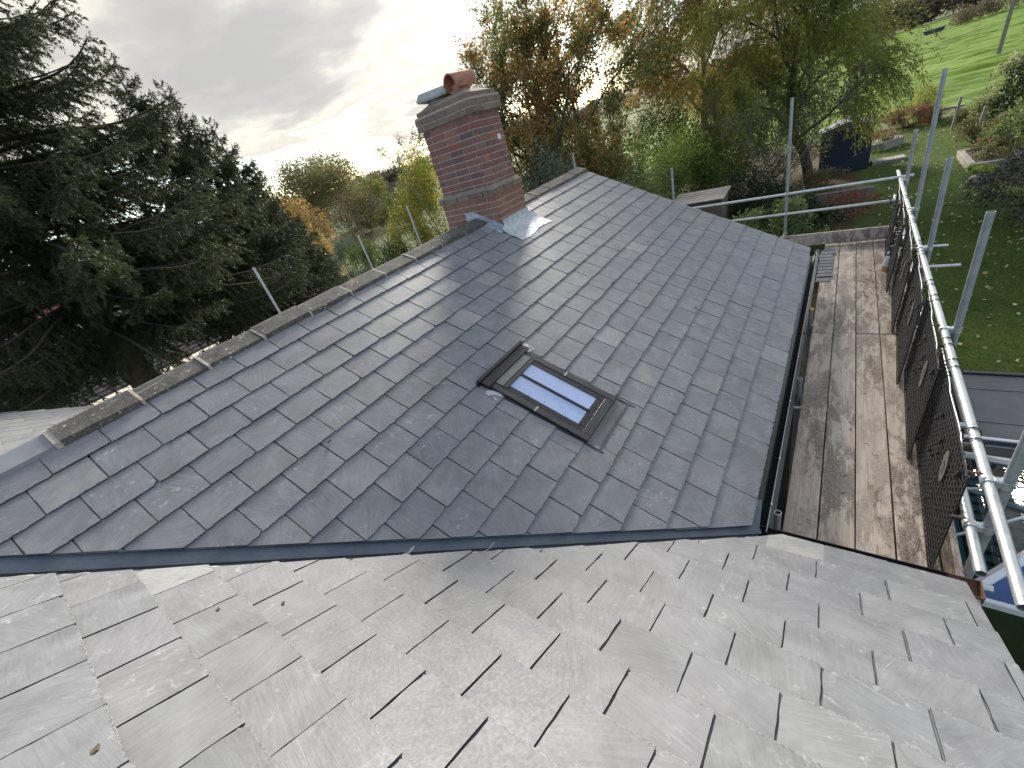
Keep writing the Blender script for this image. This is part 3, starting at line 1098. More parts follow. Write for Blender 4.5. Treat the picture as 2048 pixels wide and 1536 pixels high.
def ridge_profile(lift=0.0):
    # outer points of the angle tile seen along the ridge (x, z), then the underside
    return [(-3.715, -0.862 + lift), (-3.722, -0.803 + lift), (-3.885, -0.742 + lift), (-3.915, -0.742 + lift), (-4.078, -0.803 + lift), (-4.085, -0.862 + lift), (-4.05, -0.862 + lift), (-3.9, -0.79 + lift), (-3.75, -0.862 + lift)]


k = 0
y = -0.06
while y < VERGE_Y - 0.05:
    y1 = min(y + TY, VERGE_Y + 0.03)
    if not (y + 0.1 > CH_Y0 - 0.02 and y1 - 0.1 < CH_Y1 + 0.02):
        ya, yb = y + 0.009, y1 - 0.009
        if ya < CH_Y0 < yb:
            yb = CH_Y0 + 0.02
        if ya < CH_Y1 < yb:
            ya = CH_Y1 - 0.02
        rt = MB()
        li, dx = q.gauss(0, 0.006), q.gauss(0, 0.006)
        pr = [(x + dx, ya, z + li) for x, z in ridge_profile()]
        rt.prism(list(reversed(pr)), (0, yb - ya, q.gauss(0, 0.003)))
        tile = rt.build('ridge_tile', M['ridge'], house)
        if yb < VERGE_Y - 0.1:
            mj = MB()
            pr = [(x, y1 - 0.011, z) for x, z in ridge_profile(0.001)]
            mj.prism(list(reversed(pr)), (0, 0.022, 0))
            mj.build('mortar_joint', M['mortar'], tile)
    y = y1
    k += 1
# the smooth new ridge piece at the near end, towards the wing
rt = MB()
pr = [(x, -1.25, z - 0.004) for x, z in [(-3.722, -0.862), (-3.728, -0.806), (-3.885, -0.748), (-3.915, -0.748), (-4.072, -0.806), (-4.078, -0.862)]]
rt.prism(list(reversed(pr)), (0, 1.18, 0))
nr = rt.build('ridge_piece', M['new_ridge'], house, label='smooth new grey ridge piece at the near end of the ridge')
mj = MB()
mj.prism(list(reversed([(x, -0.085, z) for x, z in ridge_profile(0.003)])), (0, 0.036, 0))
mj.build('mortar_joint', M['mortar'], nr)
# mortar bedding under the ridge
bd = MB()
bd.box((-3.9, 2.2, -0.842), (0.30, 4.66, 0.05))
bd.box((-3.9, 6.45, -0.842), (0.30, 2.56, 0.05))
bd.build('ridge_bedding', M['mortar'], house)
# wing ridge
wr = MB()
wr.prism([(WEST_X, wt.y - 0.2, wt.z - 0.09), (WEST_X, wt.y, wt.z + 0.05), (WEST_X, wt.y + 0.2, wt.z - 0.09)], (VERGE_X - WEST_X, 0, 0))
wr.build('wing_ridge', M['ridge'], house)

# --- gutters
def gutter(name, p0, p1, side, r=0.056):
    """half-round channel from p0 to p1; side = horizontal unit vector across"""
    p0, p1, side = Vector(p0), Vector(p1), Vector(side)
    b = MB()
    n = 10
    vs, fs = [], []
    for p in (p0, p1):
        for rr in (r, r - 0.005):
            for k_ in range(n + 1):
                a = math.pi + math.pi * k_ / n
                vs.append(p + side * math.cos(a) * rr + Vector((0, 0, math.sin(a) * rr)))
    m_ = n + 1
    for k_ in range(n):
        fs.append((k_, k_ + 1, 2 * m_ + k_ + 1, 2 * m_ + k_))
        fs.append((m_ + k_ + 1, m_ + k_, 3 * m_ + k_, 3 * m_ + k_ + 1))
    for k_ in (0, n):
        fs.append((k_, m_ + k_, 3 * m_ + k_, 2 * m_ + k_))
    for e_ in (0, 2 * m_):
        for k_ in range(n):
            fs.append((e_ + k_, e_ + k_ + 1, e_ + m_ + k_ + 1, e_ + m_ + k_))
    b.raw(vs, fs)
    return b


g = gutter('gutter', (-0.248, 2.19, -2.70), (-0.248, 7.78, -2.70), (1, 0, 0), 0.062)
gut = g.build('gutter', M['gutter'], house, smooth=True)
for yy in (2.45, 2.95, 3.75, 4.55, 5.35, 6.15, 6.95, 7.6):
    c_ = MB()
    c_.box((-0.184, yy, -2.697), (0.012, 0.028, 0.022), bev=0.003)
    c_.build('gutter_clip', M['galv_old'], gut)
rim = MB()
rim.tube((-0.186, 2.2, -2.699), (-0.186, 7.78, -2.699), 0.0035, n=6)
rim.build('gutter_lip', M['galv_old'], gut)
g = gutter('gutter', (-0.26, 2.205, -2.72), (0.70, 2.205, -2.72), (0, 1, 0))
wg = g.build('gutter', M['gutter'], house, smooth=True)
rg = gutter('gutter', (0.70, 2.205, -2.722), (0.83, 2.205, -2.722), (0, 1, 0), 0.058)
rg.box((0.828, 2.205, -2.748), (0.006, 0.11, 0.06))
rg.build('gutter_end', M['rust'], wg, label='rusty end of the gutter by the scaffold')
ub = MB()
ub.prism([mp(S_EAVE - 0.05, 2.1, -0.004), mp(S_EAVE + 0.028, 2.1, -0.020), mp(S_EAVE + 0.028, 7.7, -0.020), mp(S_EAVE - 0.05, 7.7, -0.004)], (0, 0, -0.004))
ub.build('eaves_underlay', M['valley'], house)

# --- roof window
sw = MB()
Yv = Vector((0, 1, 0))
B1 = Matrix(((DN1.x, 0, N1.x), (DN1.y, 1, N1.y), (DN1.z, 0, N1.z)))     # local x down slope, y along, z out


def sbox(b, s0, s1, y0, y1, h0, h1, bev=0.004):
    c = mp((s0 + s1) / 2, (y0 + y1) / 2, (h0 + h1) / 2)
    b.box(c, (s1 - s0, y1 - y0, h1 - h0), B1, bev)


a0, a1, b0, b1 = SKY_S0, SKY_S1, SKY_Y0, SKY_Y1
sbox(sw, a0, a1, b0, b0 + 0.060, 0.0, 0.048)
sbox(sw, a0, a1, b1 - 0.060, b1, 0.0, 0.048)
sbox(sw, a1 - 0.075, a1, b0 + 0.060, b1 - 0.060, 0.0, 0.046)
sbox(sw, a0, a0 + 0.06, b0 + 0.060, b1 - 0.060, 0.0, 0.046)
win = sw.build('skylight', M['brown_metal'], house, label='roof window with two long panes let into the slate slope')
inn = MB()
sbox(inn, a0 + 0.05, a1 - 0.07, b0 + 0.060, b0 + 0.115, 0.0, 0.043)
sbox(inn, a0 + 0.05, a1 - 0.07, b1 - 0.115, b1 - 0.060, 0.0, 0.043)
sbox(inn, a1 - 0.135, a1 - 0.075, b0 + 0.115, b1 - 0.115, 0.0, 0.042)
inn.build('sash', M['black_metal'], win)
hd = MB()
sbox(hd, a0 - 0.07, a0 + 0.03, b0 - 0.03, b1 + 0.03, 0.045, 0.066)
hd.build('hood', M['black_metal'], win)
hd = MB()
sbox(hd, a0 - 0.085, a0 - 0.055, b0 - 0.05, b1 + 0.05, 0.0, 0.085)
hd.build('top_flashing', M['black_metal'], win)
hd = MB()
sbox(hd, a0 + 0.03, a0 + 0.105, b0 + 0.062, b1 - 0.062, 0.046, 0.056)
hd.build('vent_flap', M['taupe_metal'], win)
hd = MB()
sbox(hd, a0 + 0.105, a0 + 0.145, b0 + 0.062, b1 - 0.062, 0.040, 0.052)
hd.build('vent_edge', M['brown_metal'], win)
ym = (b0 + b1) / 2
for y0_, y1_ in ((b0 + 0.116, ym - 0.013), (ym + 0.013, b1 - 0.116)):
    pn = MB()
    sbox(pn, a0 + 0.146, a1 - 0.136, y0_, y1_, 0.036, 0.041, 0)
    pn.build('pane', M['glass'], win)
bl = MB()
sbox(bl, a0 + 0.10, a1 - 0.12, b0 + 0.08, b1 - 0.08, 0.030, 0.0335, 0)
bl.build('sky_reflection', M['sky_reflection'], win)  # pale blue panel added so the panes seem to reflect the sky
gb = MB()
sbox(gb, a0 + 0.13, a1 - 0.12, ym - 0.012, ym + 0.012, 0.036, 0.050)
gb.build('glazing_bar', M['black_metal'], win)
ap = MB()
sbox(ap, a1 - 0.01, a1 + 0.12, b0 - 0.005, b1 + 0.005, 0.020, 0.026, 0)
apr = ap.build('apron', M['apron_lead'], win)
ap = MB()
gx, gy = 6, 16
vs, fs = [], []
q = random.Random(8)
for i in range(gx + 1):
    for j in range(gy + 1):
        h = 0.026 + (q.gauss(0, 0.0012) if 0 < i < gx else 0)
        vs.append(mp(a1 + 0.10 + 0.135 * i / gx, b0 - 0.02 + (b1 - b0 + 0.04) * j / gy, h + (0.012 * (i == 0))))
for i in range(gx):
    for j in range(gy):
        a = i * (gy + 1) + j
        fs.append((a, a + gy + 1, a + gy + 2, a + 1))
ap.raw(vs, fs)
ap.build('pleated_apron', M['apron_lead'], win)
for (s0, s1, y0_, y1_) in ((a0 + 0.02, a0 + 0.17, b0 - 0.085, b0 - 0.002), (a0 - 0.06, a0 + 0.05, b1 + 0.004, b1 + 0.10)):
    ap = MB()
    vs, fs = [], []
    for i in range(5):
        for j in range(5):
            vs.append(mp(s0 + (s1 - s0) * i / 4, y0_ + (y1_ - y0_) * j / 4, 0.03 + q.gauss(0, 0.005)))
    for i in range(4):
        for j in range(4):
            a = i * 5 + j
            fs.append((a, a + 5, a + 6, a + 1))
    ap.raw(vs, fs)
    ap.build('side_flashing', M['lead'], win)
for yy in (b0 + 0.03, b1 - 0.03):
    cl = MB()
    sbox(cl, -2.02, -2.005, yy - 0.03, yy + 0.03, 0.0485, 0.0505, 0)
    cl.build('cover_joint', M['galv_old'], win)
for yy, w_ in ((b0 - 0.012, 0.008), (b1 + 0.012, 0.008)):
    cl = MB()
    sbox(cl, a0, a1 + 0.225, yy - w_, yy + w_, 0.010, 0.030, 0)
    cl.build('side_gutter', M['black_metal'], win)

# --- chimney
core = MB()
core.box(((CH_X0 + CH_X1) / 2, (CH_Y0 + CH_Y1) / 2, -0.31), (CH_X1 - CH_X0 - 0.010, CH_Y1 - CH_Y0 - 0.010, 1.80))
core.box(((CH_X0 + CH_X1) / 2, (CH_Y0 + CH_Y1) / 2, -0.80), (CH_X1 - CH_X0 + 0.075, CH_Y1 - CH_Y0 + 0.075, 0.72))
core.box(((CH_X0 + CH_X1) / 2, (CH_Y0 + CH_Y1) / 2, 0.475), (CH_X1 - CH_X0 + 0.066, CH_Y1 - CH_Y0 + 0.066, 0.148))
chimney = core.build('chimney', M['mortar'], house, label='red brick chimney with weathered corbelled top')
BL, BH, BD, J = 0.214, 0.0625, 0.1025, 0.012
BR = {}


def brick_mesh(l):
    key = round(l, 3)
    if key not in BR:
        b = MB()
        b.box((0, 0, 0), (l, BD, BH), bev=0.004)
        BR[key] = mesh_np('brick', b.v, b.c, b.i)
    return BR[key]


q = random.Random(77)


def ring(z, x0, x1, y0, y1, odd, m):
    """one course of bricks round a rectangle"""
    def run(p, d, n_, length, start):
        t_ = 0.0
        first = True
        while t_ < length - 0.03:
            l = BL
            if first and start:
                l = start
            if t_ + l > length - 0.06:
                l = length - t_
            c = Vector(p) + Vector(d) * (t_ + l / 2) - Vector(n_) * (BD / 2) + Vector(n_) * max(-0.0018, q.gauss(0.0004, 0.0018))
            ang = math.atan2(d[1], d[0])
            Mx = Matrix.Translation((c.x, c.y, z + BH / 2)) @ Matrix.Rotation(ang + q.gauss(0, 0.004), 4, 'Z')
            me = brick_mesh(max(l, 0.02)).copy() if False else brick_mesh(max(l, 0.02))
            o = bpy.data.objects.new('brick', me)
            COL.objects.link(o)
            o.parent = chimney
            o.matrix_basis = Matrix.Translation(-worg(chimney)) @ Mx
            if len(me.materials) == 0:
                me.materials.append(m)
            o.material_slots[0].link = 'OBJECT'
            o.material_slots[0].material = m
            t_ += l + J
            first = False
    hx = x1 - x0
    hy = y1 - y0
    cut = 0.1075
    if odd:
        run((x0, y0, 0), (1, 0, 0), (0, -1, 0), hx, cut)
        run((x1, y1, 0), (-1, 0, 0), (0, 1, 0), hx, cut)
        run((x1, y0 + BD + J, 0), (0, 1, 0), (1, 0, 0), hy - 2 * (BD + J), 0)
        run((x0, y1 - BD - J, 0), (0, -1, 0), (-1, 0, 0), hy - 2 * (BD + J), 0)
    else:
        run((x1, y0, 0), (0, 1, 0), (1, 0, 0), hy, 0)
        run((x0, y1, 0), (0, -1, 0), (-1, 0, 0), hy, 0)
        run((x0 + BD + J, y0, 0), (1, 0, 0), (0, -1, 0), hx - 2 * (BD + J), 0)
        run((x1 - BD - J, y1, 0), (-1, 0, 0), (0, 1, 0), hx - 2 * (BD + J), 0)


z = -1.10
k = 0
e = 0.042
while z < -0.53:                           # plinth
    ring(z, CH_X0 - e, CH_X1 + e, CH_Y0 - e, CH_Y1 + e, k % 2, M['brick_low'])
    z += 0.0745
    k += 1
e2 = 0.062
ring(z, CH_X0 - e2, CH_X1 + e2, CH_Y0 - e2, CH_Y1 + e2, k % 2, M['brick_cap'])
zb = z + BH
z += 0.0745
k += 1
z = max(z, zb + J)
zs = z
while z < 0.385:
    ring(z, CH_X0, CH_X1, CH_Y0, CH_Y1, k % 2, M['brick'])
    z += 0.0745
    k += 1
for e3 in (0.038, 0.040):
    ring(z, CH_X0 - e3, CH_X1 + e3, CH_Y0 - e3, CH_Y1 + e3, k % 2, M['brick_cap'])
    z += 0.0745
    k += 1
ztop1 = z - J
ring(z, CH_X0 - 0.004, CH_X1 + 0.004, CH_Y0 - 0.004, CH_Y1 + 0.004, k % 2, M['brick_cap'])
ztop = z + BH


def frustum(b, x0, x1, y0, y1, z0, ins, z1):
    b.raw([(x0, y0, z0), (x1, y0, z0), (x1, y1, z0), (x0, y1, z0), (x0 + ins, y0 + ins, z1), (x1 - ins, y0 + ins, z1), (x1 - ins, y1 - ins, z1), (x0 + ins, y1 - ins, z1)],
          [(3, 2, 1, 0), (4, 5, 6, 7), (0, 1, 5, 4), (1, 2, 6, 5), (2, 3, 7, 6), (3, 0, 4, 7)])


fl = MB()
frustum(fl, CH_X0 - e2, CH_X1 + e2, CH_Y0 - e2, CH_Y1 + e2, zb, e2 - 0.002, zb + 0.045)
fl.build('band_fillet', M['mortar_dark'], chimney)
fl = MB()
frustum(fl, CH_X0 - 0.036, CH_X1 + 0.036, CH_Y0 - 0.036, CH_Y1 + 0.036, ztop1, 0.03, ztop1 + 0.022)
fl.build('shoulder_fillet', M['mortar_dark'], chimney)
fl = MB()
frustum(fl, CH_X0 + 0.004, CH_X1 - 0.004, CH_Y0 + 0.004, CH_Y1 - 0.004, ztop - 0.004, 0.12, ztop + 0.05)
fl.build('flaunching', M['mortar_dark'], chimney)
# hooded terracotta pot
pc = Vector((-3.80, 4.88, ztop + 0.02))
pt = MB()
pt.lathe(pc, [(0.125, -0.01), (0.125, 0.03), (0.112, 0.04), (0.108, 0.12), (0.095, 0.12), (0.09, 0.03)], 24)
pot = pt.build('chimney_pot', M['terracotta'], chimney, smooth=True)
hood = MB()
ax = Vector((0.30, 0.95, 0.0)).normalized()
sd_ = Vector((ax.y, -ax.x, 0))
n = 14
vs, fs = [], []
for t_ in (-0.155, 0.155):
    for rr in (0.138, 0.120):
        for k in range(n + 1):
            a = R(-12) + R(204) * k / n
            vs.append(pc + ax * t_ + sd_ * math.cos(a) * rr + Vector((0, 0, 0.105 + math.sin(a) * rr)))
m_ = n + 1
for k in range(n):
    fs += [(k + 1, k, 2 * m_ + k, 2 * m_ + k + 1), (m_ + k, m_ + k + 1, 3 * m_ + k + 1, 3 * m_ + k)]
    for e_ in (0, 2 * m_):
        fs.append((e_ + k, e_ + k + 1, e_ + m_ + k + 1, e_ + m_ + k))
for k in (0, n):
    fs.append((k, m_ + k, 3 * m_ + k, 2 * m_ + k))
hood.raw(vs, fs)
hood.build('pot_hood', M['terracotta'], chimney, smooth=True, label='half-round terracotta hood over the chimney pot')
# grey cowl
cc_ = Vector((-4.20, 4.88, ztop + 0.015))
cw = MB()
cw.lathe(cc_, [(0.15, -0.01), (0.15, 0.05), (0.135, 0.06), (0.135, 0.075)], 20)
cw.build('cowl_base', M['cowl'], chimney, smooth=True)
cw = MB()
rz = Matrix.Rotation(R(18), 3, 'Z')
def sq(hw, z_):
    return [cc_ + rz @ Vector((sx * hw, sy * hw, z_)) for sx, sy in ((-1, -1), (1, -1), (1, 1), (-1, 1))]
vs = sq(0.205, 0.072) + sq(0.215, 0.095) + sq(0.175, 0.165) + sq(0.10, 0.182)
fs = [(3, 2, 1, 0), (12, 13, 14, 15)]
for k in range(3):
    for j in range(4):
        a, b_ = k * 4 + j, k * 4 + (j + 1) % 4
        fs.append((a, b_, b_ + 4, a + 4))
cw.raw(vs, fs)
cw.build('cowl_cap', M['cowl'], chimney, label='square grey cowl cap beside the terracotta pot')
st = MB()
st.box((CH_X1 + 0.001, 5.02, 0.088), (0.004, 0.065, 0.06))
st.build('sticker', M['sticker'], chimney)
# lead flashing: steps on the near face, apron down the slope
q = random.Random(4)
for face_y, sgn in ((CH_Y0 - e - 0.004, -1), (CH_Y1 + e + 0.004, 1)):
    fl = MB()
    for k in range(4):
        x1_ = CH_X1 + e + 0.006 - 0.145 * k
        x0_ = x1_ - 0.15
        zl = mp(x0_ / C1, 0).z if x0_ > RIDGE_X else ZR
        zlow = mp(x1_ / C1, 0).z
        ztp = zl + 0.085
        poly = [(x0_, face_y + sgn * 0.002 * (k % 2), zl - 0.02), (x1_, face_y + sgn * 0.002 * (k % 2), zlow - 0.02), (x1_, face_y + sgn * 0.002 * (k % 2), zlow + 0.10), (x0_, face_y + sgn * 0.002 * (k % 2), ztp + 0.03)]
        if sgn > 0:
            poly = poly[::-1]
        fl.prism(poly, (0, sgn * -0.004, 0))
        # the foot dressed out over the slates
        if x1_ > RIDGE_X + 0.1:
            ft = [mp(x0_ / C1, face_y, 0.028), mp(x1_ / C1, face_y, 0.028), mp(x1_ / C1, face_y + sgn * 0.10, 0.026), mp(x0_ / C1, face_y + sgn * 0.10, 0.026)]
            fl.prism(ft if sgn < 0 else ft[::-1], N1 * 0.004)
    fl.build('step_flashing', M['lead'], chimney)
fl = MB()
nu, nv = 9, 30
vs, fs = [], []
xf = CH_X1 + e + 0.005
for i in range(nu + 1):
    for j in range(nv + 1):
        y = CH_Y0 - 0.10 + (CH_Y1 - CH_Y0 + 0.26) * j / nv
        rp = 0.003 * math.sin(j * 2.3) + q.gauss(0, 0.0012)
        if i <= 4:                              # upstand against the bricks, rippled
            zz_ = mp(xf / C1, 0).z + 0.135 * (1 - i / 4) + 0.03
            P_ = Vector((xf + 0.004 + 0.03 * (i / 4) ** 2 + abs(rp), min(max(y, CH_Y0 - e), CH_Y1 + e) if i < 3 else y, zz_))
        else:
            t_ = (i - 4) / (nu - 4)
            rag = 0.025 * math.sin(j * 0.21 + 0.4) + 0.004 * q.random()
            P_ = mp((xf + 0.03) / C1 + 0.26 * t_ + rag * t_, y, 0.034 + rp * 0.8)
        vs.append(P_)
for i in range(nu):
    for j in range(nv):
        a = i * (nv + 1) + j
        fs.append((a, a + nv + 1, a + nv + 2, a + 1))
fl.raw(vs, fs)
fl.build('apron_flashing', M['lead'], chimney, smooth=True)

# ------------------------------------------------------------------ scaffold
BZ = -3.14                         # top of the boards
scaf = thing('scaffold', 'tube scaffold with plank walkway beside the eaves and guard rails', 'scaffold', (0.4, 5.8, GZ))
PR = 0.0242


def pole(parent, x, y, z0, z1, m=None):
    b = MB()
    b.tube((x, y, z0), (x, y, z1), PR, n=16, hollow=0.86)
    return b.build('pole', m or M['galv_old'], parent, smooth=True)


def coupler(parent, c, along=0, flip=1):
    """right-angle coupler: two straps, a body and a T-bolt"""
    c = Vector(c)
    b = MB()
    d1 = Vector((0, 1, 0)) if along == 0 else Vector((1, 0, 0))
    d2 = Vector((1, 0, 0)) if along == 0 else Vector((0, 1, 0))
    b.tube(c - d1 * 0.024, c + d1 * 0.024, 0.031, n=12)
    b.box(c + d2 * 0.034 * flip, (0.045, 0.045, 0.05), bev=0.008)
    b.tube(c + d2 * 0.068 * flip - Vector((0, 0, 0.022)), c + d2 * 0.068 * flip + Vector((0, 0, 0.022)), 0.031, n=12)
    o = b.build('coupler', M['galv'], parent, smooth=True)
    bo = MB()
    p0 = c - d2 * 0.02 * flip + Vector((0, 0, 0.036)) + d1 * 0.012
    bo.tube(p0, p0 - d2 * 0.06 * flip, 0.0055, n=8)
    bo.tube(p0 - d2 * 0.012 * flip, p0 - d2 * 0.028 * flip, 0.011, n=6)
    bo.build('bolt', M['rust'], o)
    bo = MB()
    p1 = c + d2 * 0.07 * flip + d1 * 0.035
    bo.tube(p1, p1 + d2 * 0.06 * flip, 0.0055, n=8)
    bo.tube(p1 + d2 * 0.012 * flip, p1 + d2 * 0.028 * flip, 0.012, n=6)
    bo.build('bolt', M['rust'], o)
    return o


RX, SX = 0.772, 0.842
TOPZ, MIDZ = -2.17, -2.52
# standards outside
stand = [(2.47, -1.15), (4.19, -1.27), (6.08, -1.28), (7.61, -0.63), (9.27, -1.47)]
for y, zt_ in stand:
    pole(scaf, SX, y, GZ, zt_)
b = MB()
b.tube((RX, 1.72, TOPZ), (RX, 9.95, TOPZ), PR, n=16, hollow=0.86)
b.build('top_rail', M['galv'], scaf, smooth=True)
b = MB()
b.tube((RX, 2.14, MIDZ), (RX, 9.75, MIDZ), PR, n=16, hollow=0.86)
b.build('mid_rail', M['galv'], scaf, smooth=True)
for y, zt_ in stand:
    coupler(scaf, (RX, y, TOPZ))
    coupler(scaf, (RX, y, MIDZ))
# end rails across the gable
EY = 9.42
for zz_ in (-2.15, -2.505):
    b = MB()
    b.tube((-4.95, EY, zz_), (0.93, EY, zz_), PR, n=16, hollow=0.86)
    b.build('end_rail', M['galv'], scaf, smooth=True)
for x, zt_ in ((-0.757, -0.65), (-2.75, -1.32), (-4.84, -0.59)):
    pole(scaf, x, EY + 0.052, GZ, zt_)
for x in (-0.757, -2.75):
    for zz_ in (-2.15, -2.505):
        coupler(scaf, (x, EY, zz_), along=1)
coupler(scaf, (-0.757, EY + 0.01, -2.90), along=1)
# inner standards by the gutter
for y, cap in ((2.57, 0), (4.46, 0), (6.17, 1)):
    o = pole(scaf, -0.150, y, GZ, -2.90)
    if cap:
        b = MB()
        b.lathe((-0.150, y, -2.903), [(0.0285, -0.02), (0.0285, 0.004), (0.02, 0.008)], 14)
        b.build('cap', M['yellow_cap'], o)
    else:
        b = MB()
        n = 16
        vs, fs = [], []
        for rr, zz_ in ((0.0255, -2.906), (0.0255, -2.897), (0.0205, -2.897), (0.0205, -2.906)):
            vs += [(-0.150 + rr * math.cos(2 * math.pi * k / n), y + rr * math.sin(2 * math.pi * k / n), zz_) for k in range(n)]
        for r_ in range(3):
            for k in range(n):
                j = (k + 1) % n
                fs.append((r_ * n + k, r_ * n + j, (r_ + 1) * n + j, (r_ + 1) * n + k))
        b.raw(vs, fs)
        b.build('cut_rim', M['wire'], o, label='bright cut rim of the open pole end')
# ledgers and transoms under the boards
for x in (-0.15, SX - 0.07):
    b = MB()
    b.tube((x + (0.055 if x < 0 else 0), 2.2, BZ - 0.12), (x + (0.055 if x < 0 else 0), 9.5, BZ - 0.12), PR, n=12, hollow=0.86)
    b.build('ledger', M['galv_old'], scaf, smooth=True)
for y, x1_ in ((2.62, 1.02), (4.35, 1.1), (6.25, 1.05), (8.20, 1.50), (9.06, 1.46)):
    b = MB()
    b.tube((-0.22, y, BZ - 0.066), (x1_, y, BZ - 0.066), PR, n=12, hollow=0.86)
    b.build('transom', M['galv'], scaf, smooth=True)
# boards
bq = random.Random(31)
seam = [-0.118, 0.107, 0.333, 0.558, 0.783]
for i in range(4):
    for y0_, y1_ in ((2.30, 5.94), (5.945, 9.44)):
        b = MB()
        g_ = 0.0048
        Mr = Matrix.Rotation(bq.gauss(0, 0.0007), 3, 'Z')
        ln = y1_ - y0_ - 0.006 + bq.uniform(-0.004, 0.004)
        b.box(((seam[i] + seam[i + 1]) / 2, (y0_ + y1_) / 2, BZ - 0.019 + bq.gauss(0, 0.003)), (seam[i + 1] - seam[i] - 2 * g_, ln, 0.038), Mr, bev=0.003)
        o = b.build('board', M['board'], scaf)
for y0_, y1_ in ((2.32, 5.92), (5.96, 9.2)):
    b = MB()
    b.box((-0.213, (y0_ + y1_) / 2, BZ - 0.02), (0.072, y1_ - y0_, 0.036), bev=0.003)
    b.build('inner_board', M['inner'], scaf)
b = MB()
b.box((0.805, 4.3, BZ + 0.105), (0.036, 4.1, 0.222), bev=0.003)
b.build('toe_board', M['board'], scaf)
b = MB()
b.box((0.805, 7.9, BZ + 0.105), (0.036, 3.0, 0.222), bev=0.003)
b.build('toe_board', M['board'], scaf)
b = MB()
b.box((-0.02, 9.375, BZ + 0.133), (1.60, 0.036, 0.215), bev=0.003)
b.build('toe_board', M['board'], scaf)
# lower lift round the wing gable
for k, x in enumerate((1.0, 1.23, 1.46)):
    b = MB()
    b.box((x, 0.55, -3.42), (0.22, 3.4, 0.038), bev=0.003)
    b.build('board', M['board'], scaf)
b = MB()
b.tube((0.6, 2.18, -3.47), (1.12, 2.18, -3.47), PR, n=12, hollow=0.86)
b.build('transom', M['galv'], scaf, smooth=True)
pole(scaf, 0.885, -1.1, GZ, -3.3)

# scaffold on the far side of the house: only the tube tops show over the ridge
farsc = thing('scaffold', 'row of bare scaffold tube tops standing up behind the ridge beside the spruce', 'scaffold', (-8.3, 5.4, GZ))
for y, zt_ in ((3.42, -0.655), (5.75, -0.82), (7.37, -0.63), (9.3, -0.9)):
    pole(farsc, -8.3, y, GZ, zt_, M['galv'])
for zz_ in (-3.3, -2.4):
    b = MB()
    b.tube((-8.24, 2.6, zz_), (-8.24, 9.6, zz_), PR, n=12, hollow=0.86)
    b.build('ledger', M['galv'], farsc, smooth=True)
for k in range(4):
    b = MB()
    b.box((-8.12 + 0.226 * k, 6.0, -3.22), (0.22, 7.0, 0.038), bev=0.003)
    b.build('board', M['board'], farsc)
# ladder top behind the ridge, beside the chimney
lad = thing('ladder', 'top of an aluminium ladder behind the ridge just left of the chimney', 'ladder', (-8.05, 8.1, GZ))
for dy in (-0.17, 0.17):
    b = MB()
    b.box((-7.75, 8.1 + dy, -3.05), (0.06, 0.024, 4.2), Matrix.Rotation(R(9), 3, 'Y'), bev=0.004)
    b.build('stile', M['galv'], lad)
for k in range(14):
    zz_ = -4.8 + 0.28 * k
    b = MB()
    b.tube((-7.75 + (zz_ + 3.05) * math.tan(R(9)), 7.94, zz_), (-7.75 + (zz_ + 3.05) * math.tan(R(9)), 8.26, zz_), 0.014, n=8)
    b.build('rung', M['galv'], lad)

# ------------------------------------------------------------------ mesh guards hung from the top rail
GW, GH = 1.38, 0.90


STU_POS = []


def guard_meshes():
    g = MB()
    nv, nh = 28, 18
    for k in range(nv + 1):
        y = -GW / 2 + GW * k / nv
        g.box((0, y, -GH / 2), (0.010, 0.0125 if k not in (0, nv) else 0.018, GH))
    for k in range(nh + 1):
        z = -GH * k / nh
        g.box((-0.0075, 0, z), (0.006, GW, 0.008 if k not in (0, nh) else 0.014))
    grid = mesh_np('mesh_sheet', g.v, g.c, g.i)
    st_ = MB()
    rq = random.Random(2)
    for k in range(14):
        STU_POS.append((rq.uniform(-GW / 2 + 0.06, GW / 2 - 0.06), -rq.uniform(0.06, GH - 0.05)))
    if True:
        st_.lathe((-0.014, 0, 0), [(0.013, -0.006), (0.013, 0.004), (0.007, 0.012)], 8, Matrix.Rotation(R(-90), 3, 'Y'))
    studs = mesh_np('stud', st_.v, st_.c, st_.i)
    pl_ = MB()
    n = 20
    vs = []
    for xx in (-0.012, -0.017):
        for k in range(n):
            a = 2 * math.pi * k / n
            vs.append((xx, 0.058 * math.copysign(abs(math.cos(a)) ** 0.8, math.cos(a)), 0.125 * math.copysign(abs(math.sin(a)) ** 1.25, math.sin(a))))
    pl_.raw(vs, [tuple(range(n)), tuple(reversed(range(n, 2 * n)))] + [(k, n + k, n + (k + 1) % n, (k + 1) % n) for k in range(n)])
    plate = mesh_np('plate', pl_.v, pl_.c, pl_.i)
    rim = MB()
    rq = random.Random(5)
    ps = [(-0.004 + rq.gauss(0, 0.004), -GW / 2 + GW * k / 12, 0.010 + rq.gauss(0, 0.006)) for k in range(13)]
    rim.path(ps, 0.0042, 6)
    wire = mesh_np('rim_wire', rim.v, rim.c, rim.i, True)
    return grid, studs, plate, wire


GR, STU, PLT, WIR = guard_meshes()
tcu = bpy.data.curves.new('plate_mark', 'FONT')
tcu.body = 'GYS'
tcu.size = 0.062
tcu.extrude = 0.0012
tcu.align_x = 'CENTER'
tcu.align_y = 'CENTER'
to = bpy.data.objects.new('plate_mark', tcu)
COL.objects.link(to)
dg = bpy.context.evaluated_depsgraph_get()
MARK = bpy.data.meshes.new_from_object(to.evaluated_get(dg))
bpy.data.objects.remove(to)
MARK.materials.clear()
MARK.materials.append(M['black_metal'])

